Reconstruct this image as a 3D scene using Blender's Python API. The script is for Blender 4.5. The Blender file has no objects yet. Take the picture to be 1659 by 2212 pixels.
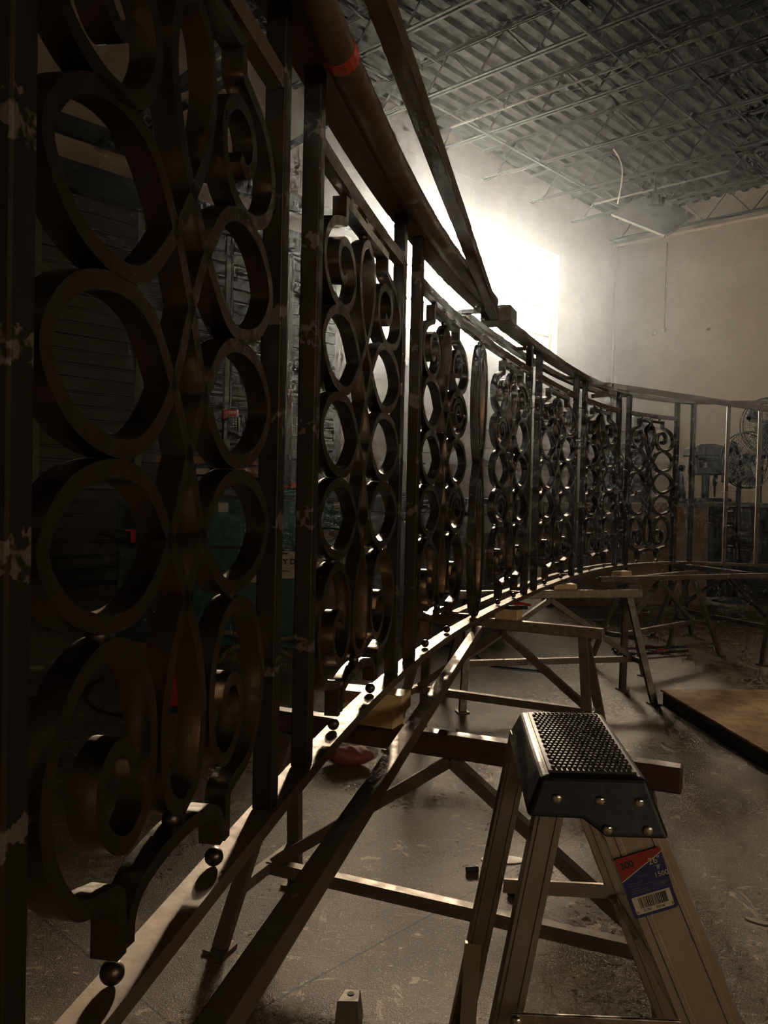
import bpy, math, random
from mathutils import Vector, Matrix
random.seed(7)
S = bpy.context.scene
COL = S.collection
PI = math.pi

# ------------------------------------------------------------------ camera
FPX, CXP, CYP, CH = 1800.0, 829.5, 1106.0, 1.40
PITCH = math.atan(44 / 1800.0)
ROLL = math.radians(1.3)
cp, sp = math.cos(PITCH), math.sin(PITCH)
cr, sr = math.cos(ROLL), math.sin(ROLL)


def ray(px, py):
    x, y = (px - CXP) / FPX, -(py - CYP) / FPX
    xr, yr = cr * x - sr * y, sr * x + cr * y
    return Vector((xr, cp + sp * yr, -sp + cp * yr))


def W(px, py, d):
    r = ray(px, py)
    k = d / r.y
    return Vector((r.x * k, d, CH + r.z * k))


def F(px, py, z=0.0):
    r = ray(px, py)
    k = (z - CH) / r.z
    return Vector((r.x * k, r.y * k, z))


cam = bpy.data.cameras.new('camera')
co = bpy.data.objects.new('camera', cam)
COL.objects.link(co)
cam.sensor_fit = 'VERTICAL'
cam.sensor_height = 36.0
cam.sensor_width = 27.0
cam.lens = FPX / 2212 * 36.0
cam.clip_start = 0.02
cam.clip_end = 300
# camera axes: forward, up, right rotated by the roll about forward
fwd = Vector((0, cp, -sp))
up0 = Vector((0, sp, cp))
rt0 = Vector((1, 0, 0))
rt = rt0 * cr + up0 * sr          # image x axis
upv = up0 * cr - rt0 * sr
# ray(): xr = cr*x - sr*y ; yr = sr*x + cr*y  -> image x axis = (cr, sr), image y axis = (-sr, cr)
co.matrix_world = Matrix((
    (rt.x, upv.x, -fwd.x, 0.0),
    (rt.y, upv.y, -fwd.y, 0.0),
    (rt.z, upv.z, -fwd.z, CH),
    (0, 0, 0, 1)))
S.camera = co

S.view_settings.view_transform = 'Standard'
S.view_settings.look = 'None'
S.view_settings.gamma = 1.0
S.view_settings.use_curve_mapping = False
S.view_settings.exposure = 0.15
S.cycles.max_bounces = 6
S.cycles.diffuse_bounces = 3
S.cycles.glossy_bounces = 2
S.cycles.transparent_max_bounces = 12
S.cycles.volume_bounces = 0
S.cycles.use_denoising = True
S.cycles.sample_clamp_indirect = 4.0
S.cycles.sample_clamp_direct = 0.0
S.cycles.caustics_reflective = False
S.cycles.caustics_refractive = False
S.cycles.use_adaptive_sampling = True
S.cycles.adaptive_threshold = 0.05
S.cycles.adaptive_min_samples = 12
S.cycles.volume_step_rate = 4.0


# ------------------------------------------------------------------ materials
class NT:
    def __init__(s, name):
        s.m = bpy.data.materials.new(name)
        s.m.use_nodes = True
        s.t = s.m.node_tree
        s.t.nodes.clear()
        s.out = s.n('ShaderNodeOutputMaterial')

    def n(s, k, **kw):
        o = s.t.nodes.new(k)
        for a, v in kw.items():
            setattr(o, a, v)
        return o

    def l(s, a, b):
        s.t.links.new(a, b)

    def coord(s, kind='Object'):
        return s.n('ShaderNodeTexCoord').outputs[kind]

    def noise(s, vec, scale, detail=4, rough=.55, dist=0):
        o = s.n('ShaderNodeTexNoise')
        o.inputs['Scale'].default_value = scale
        o.inputs['Detail'].default_value = detail
        o.inputs['Roughness'].default_value = rough
        o.inputs['Distortion'].default_value = dist
        if vec is not None:
            s.l(vec, o.inputs['Vector'])
        return o.outputs['Fac']

    def ramp(s, fac, stops, interp='LINEAR'):
        o = s.n('ShaderNodeValToRGB')
        o.color_ramp.interpolation = interp
        e = o.color_ramp.elements
        while len(e) < len(stops):
            e.new(.5)
        for i, (p, c) in enumerate(stops):
            e[i].position = p
            e[i].color = (*c, 1) if not isinstance(c, (int, float)) else (c, c, c, 1)
        s.l(fac, o.inputs['Fac'])
        return o.outputs['Color']

    def mix(s, fac, a, b, mode='MIX'):
        o = s.n('ShaderNodeMix', data_type='RGBA', blend_type=mode)
        for v, i in ((fac, 0), (a, 6), (b, 7)):
            if isinstance(v, (int, float)):
                o.inputs[i].default_value = v
            elif isinstance(v, tuple):
                o.inputs[i].default_value = (*v, 1)
            else:
                s.l(v, o.inputs[i])
        return o.outputs[2]

    def math(s, op, a, b=0.0, c=0.0):
        o = s.n('ShaderNodeMath', operation=op)
        for i, v in enumerate((a, b, c)):
            if isinstance(v, (int, float)):
                o.inputs[i].default_value = v
            else:
                s.l(v, o.inputs[i])
        return o.outputs[0]

    def scale(s, vec, sc):
        o = s.n('ShaderNodeMapping')
        o.inputs['Scale'].default_value = sc
        s.l(vec, o.inputs['Vector'])
        return o.outputs[0]

    def bsdf(s, col, rough=.5, metal=0.0, bump=None, bs=.2, bd=.01, spec=.5):
        o = s.n('ShaderNodeBsdfPrincipled')
        for k, v in (('Base Color', col), ('Roughness', rough), ('Metallic', metal)):
            if isinstance(v, (int, float)):
                o.inputs[k].default_value = v
            elif isinstance(v, tuple):
                o.inputs[k].default_value = (*v, 1)
            else:
                s.l(v, o.inputs[k])
        o.inputs['Specular IOR Level'].default_value = spec
        if bump is not None:
            b = s.n('ShaderNodeBump')
            b.inputs['Strength'].default_value = bs
            b.inputs['Distance'].default_value = bd
            s.l(bump, b.inputs['Height'])
            s.l(b.outputs[0], o.inputs['Normal'])
        s.l(o.outputs[0], s.out.inputs['Surface'])
        return s.m


def simple(name, col, rough=.55, metal=0.0, var=.25, nscale=8.0, bs=.15, bd=.004):
    m = NT(name)
    f = m.noise(m.coord(), nscale, 5, .6)
    c = m.ramp(f, [(.25, tuple(x * (1 - var) for x in col)), (.75, tuple(min(1, x * (1 + var)) for x in col))])
    r = m.ramp(m.noise(m.coord(), nscale * 2.3), [(.3, max(.05, rough - .12)), (.7, min(1, rough + .12))])
    return m.bsdf(c, r, metal, f, bs, bd)


def mat_steel(name, base, rust, bare, rough=.36, metal=.9, bare_at=.71):
    """mill-scale steel: dark scale, brown rust bloom, small bright ground spots"""
    m = NT(name)
    v = m.coord()
    a = m.noise(v, 9, 6, .62)
    b = m.noise(v, 31, 5, .6)
    c = m.noise(v, 5.5, 3, .5, .4)
    col = m.mix(m.ramp(a, [(.42, 0), (.66, 1)]), base, rust)
    col = m.mix(m.ramp(b, [(.35, 0), (.8, .35)]), col, tuple(x * .45 for x in base))
    g = m.ramp(c, [(bare_at, 0), (bare_at + .03, 1)])
    col = m.mix(g, col, bare)
    r = m.ramp(b, [(.3, rough - .1), (.75, rough + .17)])
    return m.bsdf(col, r, metal, m.noise(v, 60, 4, .6), .25, .002)


M = {}
M['steel'] = mat_steel('scaled_steel', (.105, .09, .074), (.135, .092, .058), (.42, .36, .27))
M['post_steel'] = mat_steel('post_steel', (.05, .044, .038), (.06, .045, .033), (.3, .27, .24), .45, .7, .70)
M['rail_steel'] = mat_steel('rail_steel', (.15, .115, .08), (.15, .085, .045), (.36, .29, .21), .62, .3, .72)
def mat_post():
    m = NT('post_steel')
    v = m.coord()
    a = m.noise(v, 9, 6, .62)
    b = m.noise(v, 31, 5, .6)
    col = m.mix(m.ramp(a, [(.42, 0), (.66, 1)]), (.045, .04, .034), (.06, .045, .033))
    sx = m.n('ShaderNodeSeparateXYZ')
    m.l(v, sx.inputs[0])
    z = m.math('ADD', sx.outputs[2], m.math('MULTIPLY', m.math('SUBTRACT', m.noise(v, 22, 4, .6), .5), .12))
    g = None
    for lv in (.905, .755, .62, .487, .357, .18):
        d = m.math('LESS_THAN', m.math('ABSOLUTE', m.math('SUBTRACT', z, .82 + lv * 1.45)), .017)
        g = d if g is None else m.math('MAXIMUM', g, d)
    g = m.math('MULTIPLY', g, m.ramp(m.noise(v, 40, 3, .5), [(.46, 0), (.52, .8)]))
    col = m.mix(g, col, (.2, .18, .155))
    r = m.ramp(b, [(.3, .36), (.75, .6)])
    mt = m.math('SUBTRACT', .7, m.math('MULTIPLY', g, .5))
    return m.bsdf(col, r, mt, m.noise(v, 60, 4, .6), .25, .002)


M['post_steel'] = mat_post()
M['horse'] = simple('grey_welded_steel', (.19, .16, .125), .5, .45, .25, 12)
M['horse_red'] = simple('oxide_red_steel', (.085, .04, .03), .55, .1, .35, 14)
M['horse_top'] = simple('spattered_beam', (.27, .22, .16), .45, .4, .4, 40, .5, .006)
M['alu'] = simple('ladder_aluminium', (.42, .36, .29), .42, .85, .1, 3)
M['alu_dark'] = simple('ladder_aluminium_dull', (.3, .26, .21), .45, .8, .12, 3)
M['bright'] = simple('bright_zinc', (.6, .55, .48), .25, 1.0, .15, 20)
M['black_plastic'] = simple('black_plastic', (.008, .008, .008), .5, 0, .2, 30)
M['rubber'] = simple('ribbed_rubber', (.03, .026, .022), .42, 0, .25, 60)
M['wood'] = simple('pine', (.85, .58, .28), .6, 0, .25, 9)
M['teal'] = simple('teal_enamel', (.006, .085, .07), .4, 0, .2, 4)
M['teal_dark'] = simple('teal_enamel_dark', (.01, .045, .045), .45, 0, .25, 6)  # darker teal for the side cabinet and hopper
M['black'] = simple('black_paint', (.012, .011, .010), .7, .0, .3, 12)
M['cast'] = simple('dark_cast_iron', (.028, .026, .023), .65, .2, .3, 10)
M['orange_wood'] = simple('stained_board', (.34, .15, .06), .6, 0, .3, 10)
M['red'] = simple('red_paint', (.5, .03, .02), .5, 0, .2, 10)
M['orange'] = simple('orange_paint', (.6, .1, .03), .5, 0, .2, 10)
M['cream'] = simple('cream_sign', (.55, .47, .33), .6, 0, .08, 10)
M['ink'] = simple('black_ink', (.012, .012, .014), .6, 0, .1, 10)
M['brown'] = simple('brown_panel', (.13, .075, .042), .6, 0, .35, 6)
M['crate'] = simple('plywood', (.26, .15, .07), .65, 0, .35, 5)
M['blue'] = simple('blue_plastic', (.02, .06, .11), .5, 0, .2, 6)
M['hose'] = simple('ribbed_tan_hose', (.18, .13, .07), .6, 0, .2, 10)
M['grey'] = simple('grey_cabinet', (.12, .115, .105), .55, .1, .2, 6)
M['white'] = simple('white_enamel', (.62, .58, .52), .5, 0, .08, 6)
M['frame'] = simple('painted_window_steel', (.55, .52, .46), .5, 0, .15, 5)
M['jamb'] = simple('window_reveal', (.7, .58, .42), .7, 0, .12, 6)
M['door'] = simple('overhead_door', (.11, .096, .07), .5, .3, .15, 3)
M['door_strut'] = simple('galvanised_strut', (.19, .175, .145), .5, .5, .2, 10)
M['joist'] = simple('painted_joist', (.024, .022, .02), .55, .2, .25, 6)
M['pipe'] = simple('bright_pipe', (.24, .22, .19), .35, .7, .15, 6)
M['hood'] = simple('hood_sheet', (.3, .27, .225), .6, 0, .12, 3)
M['paper'] = simple('pale_carton', (.42, .36, .29), .75, 0, .12, 6)
M['blue_label'] = simple('blue_label', (.02, .028, .13), .45, 0, .1, 10)
M['red_label'] = simple('red_label', (.32, .03, .018), .45, 0, .1, 10)
M['label_white'] = simple('label_white', (.62, .55, .42), .5, 0, .05, 10)
M['tape'] = simple('red_tape', (.62, .06, .03), .5, 0, .15, 20)
M['cord'] = simple('black_cord', (.01, .01, .01), .5, 0, .1, 10)


def mat_tread():
    m = NT('ribbed_tread')
    v = m.coord()
    return m.bsdf((.05, .041, .033), .6, 0, m.noise(v, 300, 2), .1, .001)


M['tread'] = mat_tread()

UX, UY = .6845, .7290           # along the window wall, away from the camera
NX, NY = .7290, -.6845          # out of the window wall, into the room


def R(p, q, z=0.0):
    return Vector((p * UX + q * NX, p * UY + q * NY, z))


def mat_floor():
    m = NT('sealed_concrete')
    v = m.coord()
    big = m.noise(v, .55, 5, .6, .3)
    mid = m.noise(v, 3.2, 6, .62, .2)
    fine = m.noise(v, 45, 5, .65)
    col = m.mix(m.ramp(big, [(.3, 0), (.7, 1)]), (.215, .145, .078), (.34, .235, .13))
    col = m.mix(m.ramp(mid, [(.38, .0), (.66, .85)]), col, (.11, .078, .048))
    col = m.mix(m.ramp(fine, [(.35, .45), (.6, 0)]), col, (.075, .06, .045))
    # scuffs and spilled pale dust
    area = m.ramp(m.noise(v, 1.5, 4, .6), [(.40, 0), (.56, 1)])
    n1 = m.noise(m.scale(v, (1.0, .4, 1.0)), 9, 8, .74, .6)
    n2 = m.noise(m.scale(v, (.45, 1.0, 1.0)), 24, 7, .72, .8)
    sc1 = m.math('MULTIPLY', m.ramp(n1, [(.60, 0), (.63, 1)]), area)
    sc2 = m.math('MULTIPLY', m.ramp(n2, [(.60, 0), (.63, 1)]), area)
    spots = m.ramp(m.noise(v, 120, 2, .5), [(.62, 0), (.66, .7)])
    pale = m.math('MAXIMUM', m.math('MAXIMUM', sc1, sc2), spots)
    col = m.mix(pale, col, (.74, .60, .42))
    dark = m.ramp(m.noise(v, 75, 3, .6), [(.68, 0), (.73, .8)])
    col = m.mix(dark, col, (.05, .036, .024))
    # saw-cut joints, parallel to the two walls
    sx = m.n('ShaderNodeSeparateXYZ')
    m.l(v, sx.inputs[0])

    def joint(ax, ay, off, period):
        p = m.math('ADD', m.math('MULTIPLY', sx.outputs[0], ax), m.math('MULTIPLY', sx.outputs[1], ay))
        f = m.math('PINGPONG', m.math('SUBTRACT', p, off), period / 2)
        return m.math('LESS_THAN', f, .0035)
    j1 = joint(NX, NY, JQ, 2.62)
    j2 = joint(UX, UY, 5.6, 4.4)
    j = m.math('MAXIMUM', j1, j2)
    col = m.mix(j, col, (.035, .028, .02))
    # polish: glossy worn areas between duller ones
    rr = m.ramp(m.noise(v, 1.1, 4, .6, .4), [(.36, .2), (.66, .42)])
    r = m.math('ADD', rr, m.math('MULTIPLY', m.ramp(fine, [(.4, 0), (.7, .22)]), 1.0))
    r = m.math('ADD', r, m.math('MULTIPLY', pale, .12))
    h = m.math('ADD', m.math('MULTIPLY', fine, .8), m.math('ADD', m.math('MULTIPLY', m.noise(v, 190, 4, .7), 1.1), m.math('MULTIPLY', j, -3.0)))
    return m.bsdf(col, r, 0, h, .6, .006, .7)


def mat_block(name, c0, c1):
    m = NT(name)
    v = m.coord('UV')
    b = m.n('ShaderNodeTexBrick')
    b.inputs['Scale'].default_value = 1.0
    b.inputs['Brick Width'].default_value = .8
    b.inputs['Row Height'].default_value = .4
    b.inputs['Mortar Size'].default_value = .012
    b.inputs['Mortar Smooth'].default_value = .6
    m.l(v, b.inputs['Vector'])
    a = m.noise(v, .9, 5, .6)
    c = m.noise(v, 5, 5, .6)
    col = m.mix(m.ramp(a, [(.3, 0), (.72, 1)]), c0, c1)
    col = m.mix(m.ramp(c, [(.5, 0), (.8, .3)]), col, tuple(x * .7 for x in c0))
    col = m.mix(m.math('MULTIPLY', b.outputs['Fac'], .10), col, tuple(x * .75 for x in c0))
    h = m.math('ADD', m.math('MULTIPLY', b.outputs['Fac'], -.5), m.math('MULTIPLY', c, .5))
    return m.bsdf(col, .75, 0, h, .25, .01)


def mat_osb():
    m = NT('oriented_strand_board')
    v = m.coord()
    w = m.n('ShaderNodeTexVoronoi')
    w.inputs['Scale'].default_value = 26
    m.l(m.scale(v, (1, .35, 1)), w.inputs['Vector'])
    w2 = m.n('ShaderNodeTexVoronoi')
    w2.inputs['Scale'].default_value = 20
    m.l(m.scale(v, (.3, 1, 1)), w2.inputs['Vector'])
    col = m.ramp(w.outputs['Color'], [(.1, (.55, .30, .12)), (.9, (.9, .56, .27))])
    col2 = m.ramp(w2.outputs['Color'], [(.1, (.58, .33, .14)), (.9, (.95, .62, .31))])
    c = m.mix(m.ramp(m.noise(v, 9), [(.45, 0), (.55, 1)]), col, col2)
    return m.bsdf(c, .6, 0, w.outputs['Distance'], .2, .003)


def mat_glass():
    m = NT('grimy_window_glass')
    v = m.coord()
    t = m.n('ShaderNodeBsdfTransparent')
    t.inputs[0].default_value = (.93, .95, .97, 1)
    g = m.n('ShaderNodeBsdfGlossy')
    g.inputs['Roughness'].default_value = .05
    d = m.n('ShaderNodeBsdfTranslucent')
    d.inputs[0].default_value = (.8, .8, .78, 1)
    a = m.n('ShaderNodeMixShader')
    a.inputs[0].default_value = .06
    m.l(t.outputs[0], a.inputs[1])
    m.l(g.outputs[0], a.inputs[2])
    b = m.n('ShaderNodeMixShader')
    m.l(m.ramp(m.noise(v, 2.5, 5, .6), [(.35, .04), (.8, .2)]), b.inputs[0])
    m.l(a.outputs[0], b.inputs[1])
    m.l(d.outputs[0], b.inputs[2])
    m.l(b.outputs[0], m.out.inputs['Surface'])
    return m.m


def mat_film():
    m = NT('clear_plastic_film')
    t = m.n('ShaderNodeBsdfTransparent')
    g = m.n('ShaderNodeBsdfPrincipled')
    g.inputs['Base Color'].default_value = (.25, .22, .2, 1)
    g.inputs['Roughness'].default_value = .12
    b = m.n('ShaderNodeBump')
    b.inputs['Strength'].default_value = .9
    b.inputs['Distance'].default_value = .01
    m.l(m.noise(m.scale(m.coord(), (1, 3, 1)), 22, 4, .6, 1.0), b.inputs['Height'])
    m.l(b.outputs[0], g.inputs['Normal'])
    a = m.n('ShaderNodeMixShader')
    a.inputs[0].default_value = .34
    m.l(t.outputs[0], a.inputs[1])
    m.l(g.outputs[0], a.inputs[2])
    m.l(a.outputs[0], m.out.inputs['Surface'])
    return m.m


M['glass'] = mat_glass()
M['film'] = mat_film()
M['osb'] = mat_osb()
JP = F(1060, 1905, 0)
JQ = JP.x * NX + JP.y * NY
M['floor'] = mat_floor()
M['block'] = mat_block('painted_block_wall', (.40, .325, .235), (.50, .42, .315))
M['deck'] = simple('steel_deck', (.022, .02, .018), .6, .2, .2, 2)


# ------------------------------------------------------------------ mesh helpers
class MB:
    def __init__(s):
        s.v, s.f, s.uv = [], [], None

    def add(s, vs, fs):
        b = len(s.v)
        s.v += [tuple(x) for x in vs]
        s.f += [tuple(i + b for i in f) for f in fs]
        return s

    def hexa(s, c):                # 8 corners: bottom ring 0-3, top ring 4-7
        return s.add(c, [(3, 2, 1, 0), (4, 5, 6, 7), (0, 1, 5, 4), (1, 2, 6, 5), (2, 3, 7, 6), (3, 0, 4, 7)])

    def box(s, c, a, b, h, la, lb, lh):   # centre, axes, full lengths
        c, a, b, h = Vector(c), Vector(a).normalized(), Vector(b).normalized(), Vector(h).normalized()
        q = []
        for k in (-1, 1):
            for i, j in ((-1, -1), (1, -1), (1, 1), (-1, 1)):
                q.append(c + a * (i * la / 2) + b * (j * lb / 2) + h * (k * lh / 2))
        return s.hexa(q)

    def abox(s, x0, x1, y0, y1, z0, z1):
        return s.hexa([(x0, y0, z0), (x1, y0, z0), (x1, y1, z0), (x0, y1, z0),
                       (x0, y0, z1), (x1, y0, z1), (x1, y1, z1), (x0, y1, z1)])

    def bar(s, p0, p1, w, h, up=(0, 0, 1)):
        p0, p1 = Vector(p0), Vector(p1)
        t = (p1 - p0)
        L = t.length
        t.normalize()
        side = t.cross(Vector(up))
        if side.length < 1e-5:
            side = t.cross(Vector((1, 0, 0)))
        side.normalize()
        n = side.cross(t)
        return s.box((p0 + p1) / 2, t, side, n, L, w, h)

    def tube(s, pts, r, n=10, cap=True):
        pts = [Vector(p) for p in pts]
        rings = []
        prev = None
        for i, p in enumerate(pts):
            t = (pts[min(i + 1, len(pts) - 1)] - pts[max(i - 1, 0)]).normalized()
            if prev is None:
                a = t.orthogonal().normalized()
            else:
                a = (prev - t * prev.dot(t)).normalized()
            prev = a
            b = t.cross(a)
            rr = r[i] if isinstance(r, (list, tuple)) else r
            rings.append([p + (a * math.cos(2 * PI * k / n) + b * math.sin(2 * PI * k / n)) * rr for k in range(n)])
        vs = [v for g in rings for v in g]
        fs = []
        for i in range(len(pts) - 1):
            for k in range(n):
                fs.append((i * n + k, i * n + (k + 1) % n, (i + 1) * n + (k + 1) % n, (i + 1) * n + k))
        if cap:
            fs.append(tuple(range(n - 1, -1, -1)))
            fs.append(tuple((len(pts) - 1) * n + k for k in range(n)))
        return s.add(vs, fs)

    def sphere(s, c, r, n=14, m=9, sc=(1, 1, 1)):
        c = Vector(c)
        vs = [c + Vector((0, 0, r * sc[2]))]
        for i in range(1, m):
            th = PI * i / m
            for k in range(n):
                ph = 2 * PI * k / n
                vs.append(c + Vector((r * math.sin(th) * math.cos(ph) * sc[0], r * math.sin(th) * math.sin(ph) * sc[1], r * math.cos(th) * sc[2])))
        vs.append(c - Vector((0, 0, r * sc[2])))
        fs = []
        for k in range(n):
            fs.append((0, 1 + k, 1 + (k + 1) % n))
            fs.append((len(vs) - 1, 1 + (m - 2) * n + (k + 1) % n, 1 + (m - 2) * n + k))
        for i in range(m - 2):
            for k in range(n):
                a = 1 + i * n
                fs.append((a + k, a + n + k, a + n + (k + 1) % n, a + (k + 1) % n))
        return s.add(vs, fs)

    def prism(s, poly, d):          # poly: list of points, extruded by the vector d
        n = len(poly)
        d = Vector(d)
        vs = [Vector(p) for p in poly] + [Vector(p) + d for p in poly]
        fs = [tuple(range(n - 1, -1, -1)), tuple(range(n, 2 * n))]
        fs += [(i, (i + 1) % n, n + (i + 1) % n, n + i) for i in range(n)]
        return s.add(vs, fs)

    def build(s, name, mat, parent=None, smooth=False, bevel=0.0, seg=2):
        me = bpy.data.meshes.new(name)
        me.from_pydata(s.v, [], s.f)
        me.validate()
        me.update()
        # consistent outward normals
        import bmesh
        bm = bmesh.new()
        bm.from_mesh(me)
        bmesh.ops.recalc_face_normals(bm, faces=bm.faces)
        bm.to_mesh(me)
        bm.free()
        me.materials.append(mat)
        if smooth:
            for p in me.polygons:
                p.use_smooth = True
            try:
                me.set_sharp_from_angle(angle=math.radians(38))
            except Exception:
                pass
        o = bpy.data.objects.new(name, me)
        COL.objects.link(o)
        if bevel:
            b = o.modifiers.new('edge', 'BEVEL')
            b.width = bevel
            b.segments = seg
            b.limit_method = 'ANGLE'
            b.angle_limit = math.radians(40)
        if parent is not None:
            adopt(o, parent)
        return o


def world_of(o):
    m = Matrix.Translation(o.location)
    return m if o.parent is None else world_of(o.parent) @ o.matrix_parent_inverse @ m


def adopt(o, parent):
    o.parent = parent
    o.matrix_parent_inverse = world_of(parent).inverted()


def tag(o, label, cat, group=None, kind=None):
    o['label'] = label
    o['category'] = cat
    if group:
        o['group'] = group
    if kind:
        o['kind'] = kind
    return o


def thing(name, loc, label, cat, group=None):
    e = bpy.data.objects.new(name, None)
    e.empty_display_size = .05
    e.location = loc
    COL.objects.link(e)
    return tag(e, label, cat, group)


def holder(name, loc, parent):
    e = bpy.data.objects.new(name, None)
    e.empty_display_size = .02
    COL.objects.link(e)
    e.location = loc
    adopt(e, parent)
    return e


def struct(o):
    o['kind'] = 'structure'
    return o


def text_mesh(name, body, size, origin, ax, ay, mat, parent, ext=.0004, bold=0.0, align='LEFT'):
    cu = bpy.data.curves.new(name, 'FONT')
    cu.body = body
    cu.size = size
    cu.extrude = ext
    cu.offset = bold
    cu.align_x = align
    cu.resolution_u = 3
    t = bpy.data.objects.new(name, cu)
    COL.objects.link(t)
    dg = bpy.context.evaluated_depsgraph_get()
    me = bpy.data.meshes.new_from_object(t.evaluated_get(dg))
    bpy.data.objects.remove(t)
    ax, ay = Vector(ax).normalized(), Vector(ay).normalized()
    az = ax.cross(ay)
    mw = Matrix(((ax.x, ay.x, az.x, origin[0]), (ax.y, ay.y, az.y, origin[1]), (ax.z, ay.z, az.z, origin[2]), (0, 0, 0, 1)))
    me.transform(mw)
    me.materials.clear()
    me.materials.append(mat)
    o = bpy.data.objects.new(name, me)
    COL.objects.link(o)
    adopt(o, parent)
    return o


def catmull(pts, per=7, closed=False):
    P = [Vector(p) for p in pts]
    n = len(P)
    out = []
    rng = range(n if closed else n - 1)
    for i in rng:
        p1, p2 = P[i], P[(i + 1) % n]
        p0 = P[i - 1] if (i > 0 or closed) else p1 * 2 - p2
        p3 = P[(i + 2) % n] if (i + 2 < n or closed) else p2 * 2 - p1
        t01 = max(1e-6, (p1 - p0).length ** .5)
        t12 = max(1e-6, (p2 - p1).length ** .5)
        t23 = max(1e-6, (p3 - p2).length ** .5)
        m1 = (p2 - p1) + ((p1 - p0) / t01 - (p2 - p0) / (t01 + t12)) * t12
        m2 = (p2 - p1) + ((p3 - p2) / t23 - (p3 - p1) / (t12 + t23)) * t12
        for k in range(per):
            t = k / per
            t2, t3 = t * t, t * t * t
            out.append(p1 * (2 * t3 - 3 * t2 + 1) + m1 * (t3 - 2 * t2 + t) + p2 * (-2 * t3 + 3 * t2) + m2 * (t3 - t2))
    if not closed:
        out.append(P[-1])
    return out


# ------------------------------------------------------------------ the room
P_BACK, Q_WIN, Q_RIGHT, P_REAR = 20.31, -10.89, 8.5, -7.0
Z_WALL, Z_DECK = 8.05, 8.75
Z_TOP = Z_DECK + .28


def slab(name, corners, th, mat, kind=True):
    c = [Vector(x) for x in corners]
    b = MB().hexa([Vector((x.x, x.y, x.z - th)) for x in c] + c)
    o = b.build(name, mat)
    return struct(o)


slab('floor', [R(P_REAR - .4, Q_WIN - .5), R(P_REAR - .4, Q_RIGHT + .4), R(P_BACK + .4, Q_RIGHT + .4), R(P_BACK + .4, Q_WIN - .5)], .3, M['floor'])


def wall_rects(name, axis, fixed, thick, rects, mat):
    """rects of (a0,a1,z0,z1); axis 'p' = wall runs along p at q=fixed; thickness goes outwards"""
    mb = MB()
    uv = []
    for a0, a1, z0, z1 in rects:
        if axis == 'p':
            f = lambda a, t, z: R(a, fixed + t, z)
        else:
            f = lambda a, t, z: R(fixed + t, a, z)
        mb.hexa([f(a0, 0, z0), f(a1, 0, z0), f(a1, thick, z0), f(a0, thick, z0), f(a0, 0, z1), f(a1, 0, z1), f(a1, thick, z1), f(a0, thick, z1)])
    o = mb.build(name, mat)
    me = o.data
    ul = me.uv_layers.new(name='UVMap')
    for poly in me.polygons:
        for li in poly.loop_indices:
            v = me.vertices[me.loops[li].vertex_index].co
            p, q = v.x * UX + v.y * UY, v.x * NX + v.y * NY
            ul.data[li].uv = (p + q, v.z)
    return struct(o)


WP0, WP1, WZ0, WZ1 = 11.5, 17.58, 4.58, 7.2
DP0, DP1, DZ1 = -2.2, 10.35, 5.75
wall_rects('wall_left', 'p', Q_WIN, -.32, [
    (P_REAR - .3, DP0, 0, Z_TOP), (DP0, DP1, DZ1, Z_TOP), (DP1, WP0, 0, Z_TOP), (WP0, WP1, 0, WZ0), (WP0, WP1, WZ1, Z_TOP), (WP1, P_BACK + .32, 0, Z_TOP)], M['block'])
wall_rects('wall_back', 'q', P_BACK, .32, [(Q_WIN, Q_RIGHT + .3, 0, Z_WALL)], M['block'])
wall_rects('wall_back_upper', 'q', P_BACK + .1, .2, [(Q_WIN, Q_RIGHT + .3, Z_WALL, Z_TOP)], M['block']).name = 'trim_1'
# high opening added in the unseen right-hand wall to let in fill light
wall_rects('wall_right', 'p', Q_RIGHT, .3, [(P_REAR - .3, -3.0, 0, Z_TOP), (4.0, P_BACK + .3, 0, Z_TOP), (-3.0, 4.0, 0, 3.1), (-3.0, 4.0, 4.2, Z_TOP)], M['block'])
wall_rects('wall_rear', 'q', P_REAR, -.3, [(Q_WIN, Q_RIGHT + .3, 0, Z_TOP)], M['block'])

# corrugated deck: flutes run along the window wall
mb = MB()
pitch = .305
q = Q_WIN - .4
prof = []
while q < Q_RIGHT + .4:
    prof += [(q, 0), (q + .11, 0), (q + .145, .075), (q + .27, .075)]
    q += pitch
n = len(prof)
vs = [R(P_REAR - .3, a, Z_DECK + h) for a, h in prof] + [R(P_BACK + .3, a, Z_DECK + h) for a, h in prof]
mb.add(vs, [(i, i + 1, n + i + 1, n + i) for i in range(n - 1)])
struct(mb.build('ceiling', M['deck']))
# slab over the deck so no sky leaks through
slab('ceiling_slab', [R(P_REAR - .4, Q_WIN - .5, Z_DECK + .3), R(P_REAR - .4, Q_RIGHT + .4, Z_DECK + .3), R(P_BACK + .4, Q_RIGHT + .4, Z_DECK + .3), R(P_BACK + .4, Q_WIN - .5, Z_DECK + .3)], .2, M['deck'])

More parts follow.
